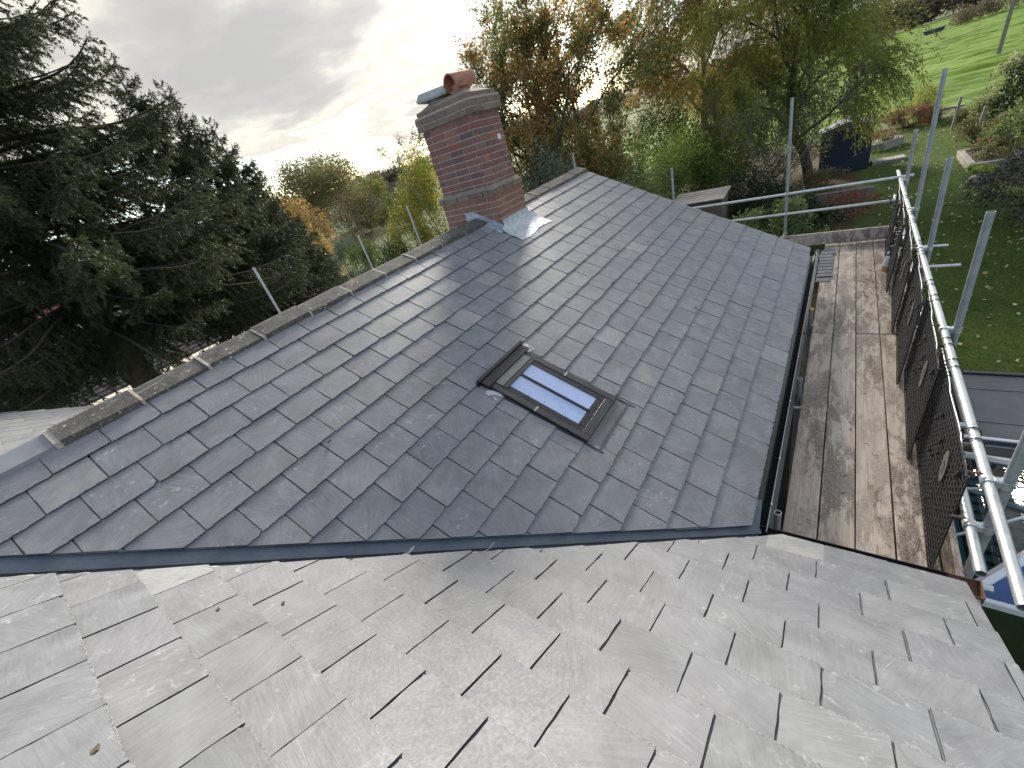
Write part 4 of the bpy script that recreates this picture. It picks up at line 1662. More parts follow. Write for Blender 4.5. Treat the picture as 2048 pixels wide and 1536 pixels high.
tie_n = 0
guards = [(3.24, 1.0, 0.4, 'mesh guard nearest the camera, its lower near corner above the gutter end'),
          (4.36, 2.2, 2.2, 'second mesh guard from the near end of the rail'),
          (5.50, 2.6, 2.8, 'mesh guard hung at the middle of the rail'),
          (6.64, 2.4, 2.4, 'mesh guard hung next to the white bottle'),
          (7.78, 2.8, 3.0, 'mesh guard second from the far end of the rail'),
          (8.66, 2.6, 2.6, 'mesh guard farthest from the camera by the far rail end')]
for gi, (gy, rz_, kick, lab) in enumerate(guards):
    g_ = thing('mesh_guard', 'black plastic ' + lab, 'mesh guard', (0.735, gy, TOPZ - 0.045), 'black plastic mesh guards hung from the rail')
    g_.rotation_euler = (R(random.uniform(-1.2, 1.2)), R(kick), R(-rz_))
    sc_ = 1.0 if gi < 5 else 0.8
    g_.scale = (1, sc_, 1)

    def gpart(nm, me, m, Mx=None, par=None):
        o = bpy.data.objects.new(nm, me)
        COL.objects.link(o)
        if len(me.materials) == 0:
            me.materials.append(m)
        o.parent = par or g_
        if Mx is not None:
            o.matrix_basis = Mx
        return o
    gpart('mesh_sheet', GR, M['black_plastic'])
    for sy, sz in STU_POS:
        gpart('stud', STU, M['black_plastic'], Matrix.Translation((0, sy, sz)))
    gpart('rim_wire', WIR, M['wire'])
    for py, pz in ((-0.30, -0.30),):
        p_ = gpart('plate', PLT, M['tag'], Matrix.Translation((0, py, pz)))
        gpart('plate_mark', MARK, M['black_metal'], Matrix(((0, 0, -1, -0.0175), (0, -1, 0, 0), (-1, 0, 0, 0), (0, 0, 0, 1))), p_)
    for ty in (-0.46, -0.36, 0.34, 0.44):
        b = MB()
        yw = gy + ty * sc_
        ps = []
        for k in range(15):
            a = 2 * math.pi * k / 12.5 + 2.6
            ps.append((RX + 0.030 * math.cos(a) - (0.018 if math.cos(a) < -0.3 else 0), yw + 0.004 * k - 0.03, TOPZ + 0.031 * math.sin(a) - (0.012 if math.cos(a) < -0.3 else 0)))
        b.path(ps, 0.0045, 6)
        me = mesh_np('tie', b.v, b.c, b.i, True)
        o = link('tie', me, M['black_plastic'])
        Mw = Matrix.LocRotScale(g_.location, g_.rotation_euler, g_.scale)
        o.parent = g_
        o.matrix_basis = Mw.inverted()

# ------------------------------------------------------------------ small things on the boards
bot = thing('spray_bottle', 'white plastic bottle with amber liquid standing on the planks', 'bottle', (0.675, 8.0, BZ))
bt = MB()
bt.lathe((0.675, 8.0, BZ), [(0.047, 0.0), (0.056, 0.008), (0.054, 0.075)], 20)
bt.build('liquid_base', M['amber'], bot, smooth=True)
bt = MB()
bt.lathe((0.675, 8.0, BZ), [(0.0535, 0.0755), (0.047, 0.13), (0.032, 0.19), (0.018, 0.225)], 20)
bt.build('body', M['bottle_white'], bot, smooth=True)
bt = MB()
bt.lathe((0.675, 8.0, BZ), [(0.019, 0.2255), (0.020, 0.235), (0.019, 0.248)], 16)
bt.build('collar', M['blue_cap'], bot)
bt = MB()
bt.lathe((0.675, 8.0, BZ), [(0.013, 0.2485), (0.014, 0.272), (0.008, 0.282)], 16)
bt.build('nozzle', M['bottle_white'], bot)
bt = MB()
bt.box((0.650, 7.956, BZ + 0.045), (0.036, 0.003, 0.026), Matrix.Rotation(R(-30), 3, 'Z'))
bt.build('sticker', M['black_metal'], bot)

q = random.Random(6)
for k in range(9):
    y = 7.78 + 0.145 * k + (0.02 if k else 0)
    lab = 'grey slate overlapped in the row of loose slates on the planks beside the gutter'
    if k == 0:
        lab = 'nearest loose slate of the row lying on the planks beside the gutter'
    ords = ('', 'second', 'third', 'fourth', 'fifth', 'sixth', 'seventh', 'eighth', '')
    if 0 < k < 8:
        lab = ords[k] + ' loose slate from the near end of the row on the planks beside the gutter'
    if k == 8:
        lab = 'farthest loose slate of the row, next to the end toe board'
    b = MB()
    Mr = Matrix.Rotation(R(-3.6 if k else 0), 3, 'X') @ Matrix.Rotation(q.gauss(0, 0.03), 3, 'Z')
    hx = 0.185 + q.uniform(-0.012, 0.012)
    b.box((0, 0, 0), (hx, 0.28, 0.009), Mr, bev=0.0015)
    me = mesh_np('loose_slate', b.v, b.c, b.i)
    o = link('loose_slate', me, M['slate'], None, Matrix.Translation((-0.062 + q.gauss(0, 0.006), y, BZ + (0.0145 if k else 0.0055))))
    tag(o, lab, 'slate', 'loose slates on the planks')

# dry pine needles and twigs on the boards
nd = MB()
for k in range(300):
    if k < 150:
        x, y = q.uniform(0.42, 0.76), q.choice((q.uniform(2.4, 3.4), q.uniform(6.6, 8.2)))
    else:
        x, y = q.uniform(-0.1, 0.74), q.uniform(2.35, 9.2)
    a = q.gauss(0.9 if y < 4 else -0.5, 0.7)
    l = q.uniform(0.04, 0.20) if k < 110 else q.uniform(0.02, 0.07)
    d = Vector((math.sin(a) * 0.6, math.cos(a), 0)) * l
    p_ = Vector((x, y, BZ + 0.006))
    m_ = p_ + d * 0.5 + Vector((d.y, -d.x, 0)) * q.uniform(-0.12, 0.12) + Vector((0, 0, 0.003))
    nd.path([p_, m_, p_ + d], q.uniform(0.0009, 0.0022), 4)
tag(nd.build('needle_litter', M['sleeper']), 'dry needles and twigs scattered on the planks', 'debris', kind='stuff')
# dark crumbs of mortar on the slates
for (P_, r_, lab) in ((wp(-0.48 / C2, -1.585, 0.032), 0.010, 'largest dark crumb, on the pale slates at the bottom left'), (wp(0.10, -1.86, 0.032), 0.006, 'tiny dark crumb on the pale slates near the valley'), (wp(-0.10, -2.03, 0.032), 0.006, 'tiny dark crumb left of another on the pale slates'), (mp(-3.0, 0.93, 0.04), 0.010, 'dark crumb on the blue-grey slates left of the roof window'), (mp(-2.3, 4.4, 0.04), 0.012, 'dark crumb on the slope between chimney and roof window'), (mp(-1.35, 4.62, 0.04), 0.010, 'dark crumb on the slates beyond the roof window')):
    b = MB()
    vs = []
    for k in range(8):
        vs.append(P_ + Vector(((1 if k & 1 else -1) * r_ * q.uniform(0.6, 1.3), (1 if k & 2 else -1) * r_ * q.uniform(0.6, 1.5), (1 if k & 4 else -1) * r_ * q.uniform(0.3, 0.6))))
    b.raw(vs, [(0, 2, 3, 1), (4, 5, 7, 6), (0, 1, 5, 4), (1, 3, 7, 5), (3, 2, 6, 7), (2, 0, 4, 6)])
    o = b.build('mortar_crumb', M['sleeper'])
    tag(o, lab, 'crumb', 'crumbs lying on the slates')

# ------------------------------------------------------------------ conservatory and flat roof below the scaffold
con = thing('conservatory', 'glass-roofed white-framed conservatory below the scaffold rail end', 'conservatory', (2.2, 3.6, GZ))
x0, x1, y0, y1, ze, zr = 1.00, 3.7, 2.84, 4.40, -3.58, -3.02
A, B, C, D = Vector((x0, y0, ze)), Vector((x1, y0, ze)), Vector((x1, y1, ze)), Vector((x0, y1, ze))
Rg0, Rg1 = Vector((x0 + 0.80, (y0 + y1) / 2, zr)), Vector((x1 - 0.80, (y0 + y1) / 2, zr))


def pane(p, nm='pane', m=None):
    b = MB()
    nn = (Vector(p[1]) - Vector(p[0])).cross(Vector(p[2]) - Vector(p[0])).normalized()
    b.prism(p, nn * 0.008)
    return b.build(nm, m or M['glass_roof'], con)


def bar(p, q_, w_=0.05, nm='glazing_bar'):
    b = MB()
    b.path([p, q_], w_ / 2, 6)
    return b.build(nm, M['white_paint'], con)


for k in range(3):
    s0, s1 = k / 3, (k + 1) / 3
    pane([A.lerp(B, s0), A.lerp(B, s1), Rg0.lerp(Rg1, s1), Rg0.lerp(Rg1, s0)], m=M['painted_sky_pane'])
    pane([C.lerp(D, s0), C.lerp(D, s1), Rg1.lerp(Rg0, s1), Rg1.lerp(Rg0, s0)])
    if k:
        bar(A.lerp(B, s0), Rg0.lerp(Rg1, s0), 0.035)
        bar(C.lerp(D, s0), Rg1.lerp(Rg0, s0), 0.035)
for (p_, q2) in ((D, A), (B, C)):
    rr = Rg0 if p_ is D else Rg1
    for k in range(3):
        pane([p_.lerp(q2, k / 3), p_.lerp(q2, (k + 1) / 3), rr])
    for k in (1, 2):
        bar(p_.lerp(q2, k / 3), rr, 0.03)
for p_, q2 in ((A, Rg0), (D, Rg0), (B, Rg1), (C, Rg1), (Rg0, Rg1)):
    bar(p_, q2, 0.075, 'hip_bar')
for p_, q2 in ((A, B), (B, C), (C, D), (D, A)):
    b = MB()
    c = (p_ + q2) / 2
    d = q2 - p_
    b.box(c + Vector((0, 0, -0.03)), (abs(d.x) + 0.07, abs(d.y) + 0.07, 0.07), bev=0.008)
    b.build('eaves_beam', M['white_paint'], con)
    n = max(2, int(d.length / 0.7))
    for k in range(n + 1):
        pp = p_.lerp(q2, k / n)
        b = MB()
        b.box((pp.x, pp.y, (GZ + ze) / 2 - 0.035), (0.06, 0.06, ze - GZ - 0.07))
        b.build('post', M['white_paint'], con)
    b = MB()
    b.box((c.x, c.y, (GZ + ze) / 2 - 0.03), (max(abs(d.x), 0.012), max(abs(d.y), 0.012), ze - GZ - 0.08))
    b.build('side_glass', M['glass_roof'], con)
b = MB()
b.box(((x0 + x1) / 2, (y0 + y1) / 2, GZ + 0.03), (x1 - x0 - 0.08, y1 - y0 - 0.08, 0.06))
b.build('floor', M['felt_roof'], con)
# slats added under the glass to imitate sunlight striped by the mesh guards
for k in range(13):
    b = MB()
    yy = y0 + 0.12 + k * 0.105
    b.box((x0 + 0.45, yy, -3.66), (0.75, 0.05, 0.010), Matrix.Rotation(R(18), 3, 'X'))
    b.build('light_stripe_slat', M['white_paint'], con)

fr = thing('flat_roof_annexe', 'annexe with a grey felt flat roof below the guard rail', 'annexe', (3.0, 4.95, GZ))
b = MB()
b.box((3.4, 4.975, -3.42), (4.5, 1.12, 0.05))
b.build('roof_felt', M['felt_roof'], fr)
b = MB()
b.box((3.4, 5.555, -3.42), (4.56, 0.05, 0.10), bev=0.008)
b.build('roof_kerb', M['gutter'], fr)
b = MB()
b.box((3.4, 4.435, -3.425), (4.56, 0.035, 0.09), bev=0.006)
b.build('fascia', M['white_paint'], fr)
b = MB()
b.box((3.4, 5.0, (GZ - 3.45) / 2), (4.3, 0.95, -3.45 - GZ))
b.build('wall', M['render'], fr)
for yy in (4.72, 5.28):
    b = MB()
    b.box((3.4, yy, -3.3925), (4.45, 0.06, 0.006))
    b.build('felt_seam', M['felt_roof'], fr)

# ------------------------------------------------------------------ vegetation
def unit(v):
    return v / np.maximum(np.linalg.norm(v, axis=-1, keepdims=True), 1e-9)


def leaves_mesh(name, P, Dv, ln, wd, rng, m, curl=0.25):
    """rhombus leaves: P base points (N,3), Dv directions, ln/wd arrays"""
    N = len(P)
    Dv = unit(Dv)
    rv = unit(rng.normal(size=(N, 3)))
    side = unit(np.cross(Dv, rv))
    nrm = np.cross(side, Dv)
    ln = np.broadcast_to(np.asarray(ln, float), (N,))[:, None]
    wd = np.broadcast_to(np.asarray(wd, float), (N,))[:, None]
    V = np.empty((N, 4, 3))
    V[:, 0] = P
    V[:, 1] = P + Dv * ln * 0.45 + side * wd * 0.5 + nrm * ln * curl * 0.3
    V[:, 2] = P + Dv * ln
    V[:, 3] = P + Dv * ln * 0.45 - side * wd * 0.5 + nrm * ln * curl * 0.3
    me = mesh_np(name, V.reshape(-1, 3), np.full(N, 4), np.arange(4 * N), False, rng.random(N))
    me.materials.append(m)
    return me


def tubes_mesh(name, S, m, n=5):
    """S: list of (p0, p1, r0, r1)"""
    P0 = np.array([s[0] for s in S], float)
    P1 = np.array([s[1] for s in S], float)
    r0 = np.array([s[2] for s in S])[:, None, None]
    r1 = np.array([s[3] for s in S])[:, None, None]
    d = unit(P1 - P0)
    ref = np.where(np.abs(d[:, 2:3]) > 0.9, np.array([[1., 0, 0]]), np.array([[0, 0, 1.]]))
    a = unit(np.cross(d, ref))
    b = np.cross(d, a)
    th = 2 * np.pi * np.arange(n) / n
    ring = a[:, None, :] * np.cos(th)[None, :, None] + b[:, None, :] * np.sin(th)[None, :, None]
    V = np.concatenate([P0[:, None] + ring * r0, P1[:, None] + ring * r1], 1)
    k = np.arange(n)
    f = np.stack([k, (k + 1) % n, n + (k + 1) % n, n + k], 1)
    idx = (np.arange(len(S))[:, None, None] * 2 * n + f[None]).reshape(-1)
    me = mesh_np(name, V.reshape(-1, 3), np.full(len(S) * n, 4), idx, True)
    me.materials.append(m)
    return me


def az_pos(az, dist):
    return (dist * math.sin(R(az)), dist * math.cos(R(az)))


def plant(name, label, cat, xy, group=None, z=None):
    return thing(name, label, cat, (xy[0], xy[1], GZ if z is None else z), group)


def grow(rng, H, Rr, trunk=0.16, limbs=9, first=0.22, up=0.5, wob=0.25, sub=6, tw=5, lean=(0, 0), sag=0.0, multi=1):
    """branch skeleton in local coordinates; returns segments and twig polylines"""
    segs, twigs = [], []

    def poly(p, d, Ln, r0, r1, n, bend):
        pts = [np.array(p, float)]
        d = unit(np.array(d, float))
        for k in range(n):
            d = unit(d + rng.normal(0, wob * 0.45, 3) + np.array([0, 0, bend]))
            pts.append(pts[-1] + d * Ln / n)
        for k in range(n):
            segs.append((pts[k], pts[k + 1], r0 + (r1 - r0) * k / n, r0 + (r1 - r0) * (k + 1) / n))
        return pts

    for q_ in range(multi):
        a0 = rng.uniform(0, 6.28)
        b0 = np.array([math.cos(a0), math.sin(a0), 0]) * (0.15 * Rr if multi > 1 else 0)
        d0 = np.array([lean[0], lean[1], 1.0]) + (np.array([math.cos(a0), math.sin(a0), 0]) * 0.28 if multi > 1 else 0)
        tr = poly(b0, d0, H * 0.9, trunk, trunk * 0.25, 9, 0.02)
        for k in range(limbs // multi):
            t = first + (0.95 - first) * (k + rng.random() * 0.7) / (limbs // multi)
            i = min(int(t * 9), 8)
            p = tr[i] + (tr[i + 1] - tr[i]) * (t * 9 - i)
            a = 2.4 * k + rng.uniform(-0.4, 0.4) + a0
            prof = math.sin(math.pi * min(max((t - first * 0.6) / (1.06 - first * 0.6), 0.05), 0.98)) ** 0.6
            Lb = Rr * prof * rng.uniform(0.8, 1.15)
            up_ = up + 0.5 * t
            lb = poly(p, [math.cos(a), math.sin(a), up_], Lb * math.sqrt(1 + up_ * up_) * 0.85, trunk * 0.42 * (1 - 0.5 * t), trunk * 0.08, 5, -sag * 0.1)
            for s_ in range(sub):
                u = rng.uniform(0.25, 1.0)
                j = min(int(u * 5), 4)
                p2 = lb[j] + (lb[j + 1] - lb[j]) * (u * 5 - j)
                d2 = unit(lb[j + 1] - lb[j]) + rng.normal(0, 0.6, 3) + np.array([0, 0, 0.25])
                sb = poly(p2, d2, Lb * rng.uniform(0.3, 0.55), trunk * 0.10, trunk * 0.03, 3, -sag * 0.2)
                for w_ in range(tw):
                    v = rng.uniform(0.15, 1.0)
                    j2 = min(int(v * 3), 2)
                    p3 = sb[j2] + (sb[j2 + 1] - sb[j2]) * (v * 3 - j2)
                    d3 = unit(sb[j2 + 1] - sb[j2]) + rng.normal(0, 0.7, 3) + np.array([0, 0, 0.1 - sag])
                    twigs.append((p3, unit(d3), Lb * rng.uniform(0.14, 0.30)))
    return segs, twigs


def fit_wh(segs, twigs):
    return segs, twigs


def broadleaf(name, label, cat, xy, H, Rr, m, n_leaf, leaf=(0.09, 0.055), seed=1, bark='bark', group=None, bare=0.0, spread=0.16, z=None, leaf2=None, mix2=0.0, **kw):
    rng = np.random.default_rng(seed)
    root = plant(name, label, cat, xy, group, z)
    segs, twigs = grow(rng, H, Rr, **kw)
    ts = []
    for (p, d, Lt) in twigs:
        ts.append((p, p + d * Lt, 0.006 + 0.004 * Rr / 3, 0.003))
    tm = tubes_mesh('trunk', segs + ts, M[bark])
    link('trunk', tm, M[bark], root)
    tp = np.array([t[0] for t in twigs])
    td = np.array([t[1] for t in twigs])
    tl = np.array([t[2] for t in twigs])
    keep = rng.random(len(tp)) > bare
    tp, td, tl = tp[keep], td[keep], tl[keep]
    def crown(nm, n, mt):
        i = rng.integers(0, len(tp), n)
        u = rng.random(n)[:, None]
        P = tp[i] + td[i] * tl[i][:, None] * u * 1.15 + rng.normal(0, spread, (n, 3))
        D = td[i] * 0.6 + rng.normal(0, 0.7, (n, 3)) + np.array([0, 0, -0.25])
        s = rng.uniform(0.65, 1.25, n)
        link(nm, leaves_mesh(nm, P, D, leaf[0] * s, leaf[1] * s, rng, mt), mt, root)
    crown('crown', int(n_leaf * (1 - mix2)), L[m])
    if leaf2:
        crown('crown', int(n_leaf * mix2), L[leaf2])
    return root


def willow(name, label, xy, H, Rr, m, n_str, seed, trunk=0.22, lean=(0, 0), wind=(0, 0), leaf=(0.13, 0.026), group=None, drop=2.6, limbs=10, first=0.25):
    rng = np.random.default_rng(seed)
    root = plant(name, label, 'tree', xy, group)
    segs, twigs = grow(rng, H, Rr, trunk=trunk, limbs=limbs, first=first, up=0.75, wob=0.3, sub=7, tw=4, lean=lean)
    tm = []
    Ps, Ds = [], []
    nt = len(twigs)
    for k in range(n_str):
        p, d, Lt = twigs[rng.integers(nt)]
        q_ = p + rng.normal(0, 0.15, 3)
        dd = unit(d * 0.8 + rng.normal(0, 0.35, 3) + np.array([wind[0], wind[1], 0.15]))
        Ls = rng.uniform(0.5, 1.0) * drop
        ns = 7
        prev = q_
        for s_ in range(ns):
            dd = unit(dd + np.array([wind[0] * 0.25, wind[1] * 0.25, -0.34]))
            nx = prev + dd * Ls / ns
            if nx[2] < 0.25:
                break
            if k % 3 == 0:
                tm.append((prev, nx, 0.006, 0.005))
            u = rng.random(6)[:, None]
            Ps.append(prev + (nx - prev) * u + rng.normal(0, 0.035, (6, 3)))
            Ds.append(np.repeat(dd[None], 6, 0) + rng.normal(0, 0.45, (6, 3)))
            prev = nx
    link('trunk', tubes_mesh('trunk', segs + tm, M['bark']), M['bark'], root)
    P = np.concatenate(Ps)
    D = np.concatenate(Ds)
    s = rng.uniform(0.7, 1.3, len(P))
    link('crown', leaves_mesh('crown', P, D, leaf[0] * s, leaf[1] * s, rng, L[m]), L[m], root)
    return root


def bush(name, label, cat, xy, rx, ry, h, m, n, leaf=(0.08, 0.05), seed=1, lumps=26, group=None, fill=0.45, stems=14, z=None, box=False, bark='bark', lump=0.30, leaf2=None, mix2=0.0):
    """shrub: stems from the ground, leaf clumps over a lumpy dome"""
    rng = np.random.default_rng(seed)
    root = plant(name, label, cat, xy, group, z)
    C = []
    while len(C) < lumps:
        v = rng.normal(size=3)
        v = unit(v)
        if v[2] < -0.55:
            continue
        r_ = rng.uniform(0.5, 1.0) ** 0.6
        if box:
            v = v / np.max(np.abs(v))
            r_ = rng.uniform(0.75, 0.95)
        C.append(np.array([v[0] * rx, v[1] * ry, h * 0.5 + v[2] * h * 0.5]) * np.array([r_, r_, 1]))
    C = np.array(C)
    S = []
    for k in range(stems):
        c = C[rng.integers(len(C))]
        b0 = np.array([rng.normal(0, rx * 0.12), rng.normal(0, ry * 0.12), -0.02])
        mid = (b0 + c) / 2 + rng.normal(0, 0.1 * rx, 3)
        mid[2] = max(mid[2], 0.05)
        S += [(b0, mid, 0.022, 0.014), (mid, c, 0.014, 0.005)]
    link('stem', tubes_mesh('stem', S, M[bark]), M[bark], root)

    def fol(nn, mt, seedoff):
        i = rng.integers(0, len(C), nn)
        G = rng.normal(size=(nn, 3))
        sh = unit(G) * (rng.random(nn)[:, None] ** fill)
        sz = lump * np.array([rx, ry, h * 0.75])
        P = C[i] + sh * sz * rng.uniform(0.7, 1.2, len(C))[i][:, None]
        if box:
            lim = np.array([rx, ry])
            P[:, :2] = np.clip(P[:, :2], -lim * (1 + rng.normal(0, 0.012, (nn, 2))), lim * (1 + rng.normal(0, 0.012, (nn, 2))))
            P[:, 2] = np.minimum(P[:, 2], h * (1 + rng.normal(0, 0.02, nn)))
        P[:, 2] = np.maximum(P[:, 2], 0.02)
        D = sh * 0.8 + rng.normal(0, 0.6, (nn, 3)) + np.array([0, 0, 0.2])
        s = rng.uniform(0.65, 1.25, nn)
        link('foliage', leaves_mesh('foliage', P, D, leaf[0] * s, leaf[1] * s, rng, mt), mt, root)
    fol(int(n * (1 - mix2)), L[m], 0)
    if leaf2:
        fol(int(n * mix2), L[leaf2], 1)
    return root


def bough_mesh(Lb, seed):
    """one spruce bough along +X: axis, hanging branchlets, twigs, needles; returns wood and needle geometry in one mesh (2 materials)"""
    rng = np.random.default_rng(seed)
    n = 10
    pts = [np.zeros(3)]
    dd = np.array([1.0, 0, 0.12])
    for k in range(n):
        f = k / n
        dd = unit(dd + np.array([0, 0, -0.06 if f < 0.6 else 0.13]) + rng.normal(0, 0.03, 3))
        pts.append(pts[-1] + dd * Lb / n)
    wood = []
    for k in range(n):
        r_ = 0.008 + 0.010 * Lb * (1 - k / n)
        wood.append((pts[k], pts[k + 1], r_, r_ * 0.88))
    tw = []                                       # (start, direction, length)
    m_ = max(7, int(Lb / 0.12))
    for k in range(m_):
        f = 0.16 + 0.84 * (k + rng.random()) / m_
        i = min(int(f * n), n - 1)
        q_ = pts[i] + (pts[i + 1] - pts[i]) * (f * n - i)
        ax = unit(pts[i + 1] - pts[i])
        sd_ = 1 if k % 2 else -1
        lat = np.array([-ax[1], ax[0], 0]) * sd_
        bl = (0.14 + 0.26 * Lb * (1 - f) ** 0.7) * rng.uniform(0.6, 1.2)
        bd = unit(ax * rng.uniform(0.5, 0.9) + lat * rng.uniform(0.5, 0.9) + np.array([0, 0, rng.uniform(-0.55, -0.05)]))
        m2 = 4
        p = q_
        d2 = bd
        segs = []
        for j in range(m2):
            d2 = unit(d2 + np.array([0, 0, -0.16]) + rng.normal(0, 0.05, 3))
            e_ = p + d2 * bl / m2
            wood.append((p, e_, 0.006, 0.005))
            tw.append((p, d2, bl / m2))
            segs.append((p, e_, d2))
            p = e_
        for j in range(int(3 + bl * 11)):
            p0, p1, d3 = segs[rng.integers(m2)]
            u = rng.random()
            td = unit(d3 * 0.8 + rng.normal(0, 0.5, 3) + np.array([0, 0, -0.45]))
            tw.append((p0 + (p1 - p0) * u, td, rng.uniform(0.08, 0.26) * (0.6 + 0.4 * min(1, bl))))
    tw.append((pts[-2], unit(pts[-1] - pts[-2]), Lb / n + 0.12))
    TP = np.array([t[0] for t in tw])
    TD = np.array([t[1] for t in tw])
    TL = np.array([t[2] for t in tw])
    cnt = np.maximum(5, (TL * 95).astype(int))
    i = np.repeat(np.arange(len(TP)), cnt)
    N = len(i)
    u = rng.random(N)
    P = TP[i] + TD[i] * (TL[i] * u)[:, None]
    rad = rng.normal(size=(N, 3))
    rad = unit(rad - TD[i] * np.sum(rad * TD[i], 1)[:, None])
    D = TD[i] * 0.9 + rad * 0.75
    s = rng.uniform(0.75, 1.25, N)
    nd = leaves_mesh('needle', P, D, 0.062 * s, 0.017 * s, rng, L['spruce'], 0.05)
    wd = tubes_mesh('bough', wood, M['bark'], 4)
    return wd, nd


BOUGHS = {}
for Lb in (0.55, 1.2, 2.2, 3.6, 5.2):
    BOUGHS[Lb] = [bough_mesh(Lb, int(Lb * 100) + k) for k in range(2)]


def spruce(name, label, xy, H, Rb, seed, whorl=0.42, nb=8, group=None, taper=0.85, low=1.0):
    rng = np.random.default_rng(seed)
    root = plant(name, label, 'tree', xy, group)
    segs = []
    for k in range(14):
        segs.append((np.array([0, 0, H * k / 14]), np.array([0, 0, H * (k + 1) / 14]), 0.022 * H * (1 - k / 14) + 0.012, 0.022 * H * (1 - (k + 1) / 14) + 0.012))
    link('trunk', tubes_mesh('trunk', segs, M['bark'], 8), M['bark'], root)
    z = low
    keys = sorted(BOUGHS)
    while z < H - 0.12:
        t = z / H
        Lb0 = Rb * (1 - t) ** taper + 0.14
        for j in range(nb if t < 0.9 else 5):
            Lb = Lb0 * rng.uniform(0.66, 1.12)
            key = min(keys, key=lambda q_: abs(math.log(q_ / Lb)))
            wd, nd = BOUGHS[key][int(rng.integers(2))]
            sc_ = Lb / key
            el = -0.12 + 0.75 * t ** 1.5 + rng.normal(0, 0.09)
            Mx = Matrix.Translation((0, 0, z + rng.uniform(-0.2, 0.2))) @ Matrix.Rotation(rng.uniform(0, 6.283), 4, 'Z') @ Matrix.Rotation(-el, 4, 'Y') @ Matrix.Rotation(rng.normal(0, 0.15), 4, 'X') @ Matrix.Scale(sc_, 4)
            o = bpy.data.objects.new('bough', wd)
            COL.objects.link(o)
            o.parent = root
            o.matrix_basis = Mx
            c = bpy.data.objects.new('needle', nd)
            COL.objects.link(c)
            c.parent = o
        z += whorl * (1.0 - 0.45 * t)
    o = bpy.data.objects.new('leading_shoot', BOUGHS[keys[0]][0][0])
    COL.objects.link(o)
    o.parent = root
    o.matrix_basis = Matrix.Translation((0, 0, H - 0.25)) @ Matrix.Rotation(R(-84), 4, 'Y')
    c = bpy.data.objects.new('needle', BOUGHS[keys[0]][0][1])
    COL.objects.link(c)
    c.parent = o
    return root


# --- the spruces on the left
spruce('spruce_tree', 'huge dark spruce filling the left edge behind the ridge', az_pos(-82.5, 14.0), 16.4, 5.9, 101, whorl=0.42, nb=12, low=3.6)
for k, (az, dd, hh, rr, lab) in enumerate(((-69.2, 16.2, 9.3, 3.1, 'tallest pointed spruce top right of the huge spruce'), (-66.4, 17.2, 8.7, 2.8, 'second pointed spruce top stepping down from the huge spruce'),
                                          (-64.2, 18.6, 7.9, 2.5, 'third pointed spruce top stepping down towards the round trees'), (-62.4, 21.0, 5.9, 1.9, 'lowest young spruce at the end of the stepped row'))):
    spruce('spruce_tree', lab, az_pos(az, dd), hh, rr, 102 + k, whorl=0.38, nb=9, taper=1.0, low=0.8, group='pointed spruces stepping down in a row')

# --- trees behind the chimney and to its right
broadleaf('hawthorn_tree', 'autumn hawthorn with orange leaves directly right of the chimney', 'tree', az_pos(-33.5, 19.5), 8.2, 2.7, 'orange', 30000, (0.10, 0.07), 201, trunk=0.11, limbs=18, first=0.12, up=0.9, sub=8, tw=6, multi=3, spread=0.085, leaf2='olive', mix2=0.25)
broadleaf('ash_sapling', 'thin sparse sapling with bare twigs rising over the hawthorn by the chimney', 'tree', az_pos(-32.6, 18.6), 9.3, 1.6, 'brown', 900, (0.08, 0.05), 202, trunk=0.05, limbs=9, first=0.45, up=1.5, sub=4, tw=3, bare=0.4, spread=0.05)
broadleaf('apple_tree', 'olive-green tree between the hawthorn and the tan willow', 'tree', az_pos(-23.5, 21), 8.6, 3.4, 'olive', 33000, (0.105, 0.07), 203, trunk=0.14, limbs=21, first=0.15, up=0.8, sub=8, tw=6, multi=3, spread=0.09, leaf2='orange', mix2=0.12)
bush('hawthorn_bush', 'orange and brown autumn bush below the olive-green tree', 'bush', az_pos(-27.5, 18), 2.6, 1.6, 4.6, 'orange', 24000, (0.10, 0.07), 204, 34, leaf2='olive', mix2=0.4)
bush('elder_bush', 'blue-green bush behind the far end of the ridge', 'bush', az_pos(-30.5, 15), 1.6, 1.2, 3.9, 'bluegreen', 12000, (0.08, 0.05), 205, 26)
bush('bramble_bush', 'mottled green bush right of the ridge end behind the slate verge', 'bush', az_pos(-22.5, 16), 1.9, 1.3, 3.0, 'olive', 11000, (0.07, 0.05), 206, 26, leaf2='bluegreen', mix2=0.35)
willow('willow_tree', 'tall tan willow with hanging autumn strands against the bright sky', az_pos(-11.0, 29), 11.0, 4.6, 'tan', 2700, 207, trunk=0.24, wind=(-0.55, 0.0), leaf=(0.15, 0.034), drop=2.7, limbs=12, first=0.3)
willow('willow_tree', 'broad yellow-green willow with a dark forked trunk above the blue shed', az_pos(-2.6, 23.2), 7.4, 3.4, 'willow', 2500, 208, trunk=0.22, wind=(0.12, -0.05), leaf=(0.12, 0.032), drop=2.2, limbs=13, first=0.28)
bush('sumac_bush', 'crimson-leaved bush between the two willows', 'bush', az_pos(-10.4, 24), 0.75, 0.7, 3.5, 'red', 2600, (0.10, 0.05), 209, 16)
broadleaf('cherry_tree', 'slender red-leaved tree with bare lower stems in front of the tan willow', 'tree', az_pos(-9.1, 24.5), 5.9, 0.7, 'red', 1500, (0.10, 0.05), 210, trunk=0.04, limbs=7, first=0.55, up=1.2, sub=4, tw=3, spread=0.1)
bush('laurel_bush', 'bright green bush behind the scaffold tube at the slate verge', 'bush', az_pos(-15.6, 19.5), 1.5, 1.2, 3.4, 'lime', 10000, (0.07, 0.05), 211, 24, leaf2='green', mix2=0.5)
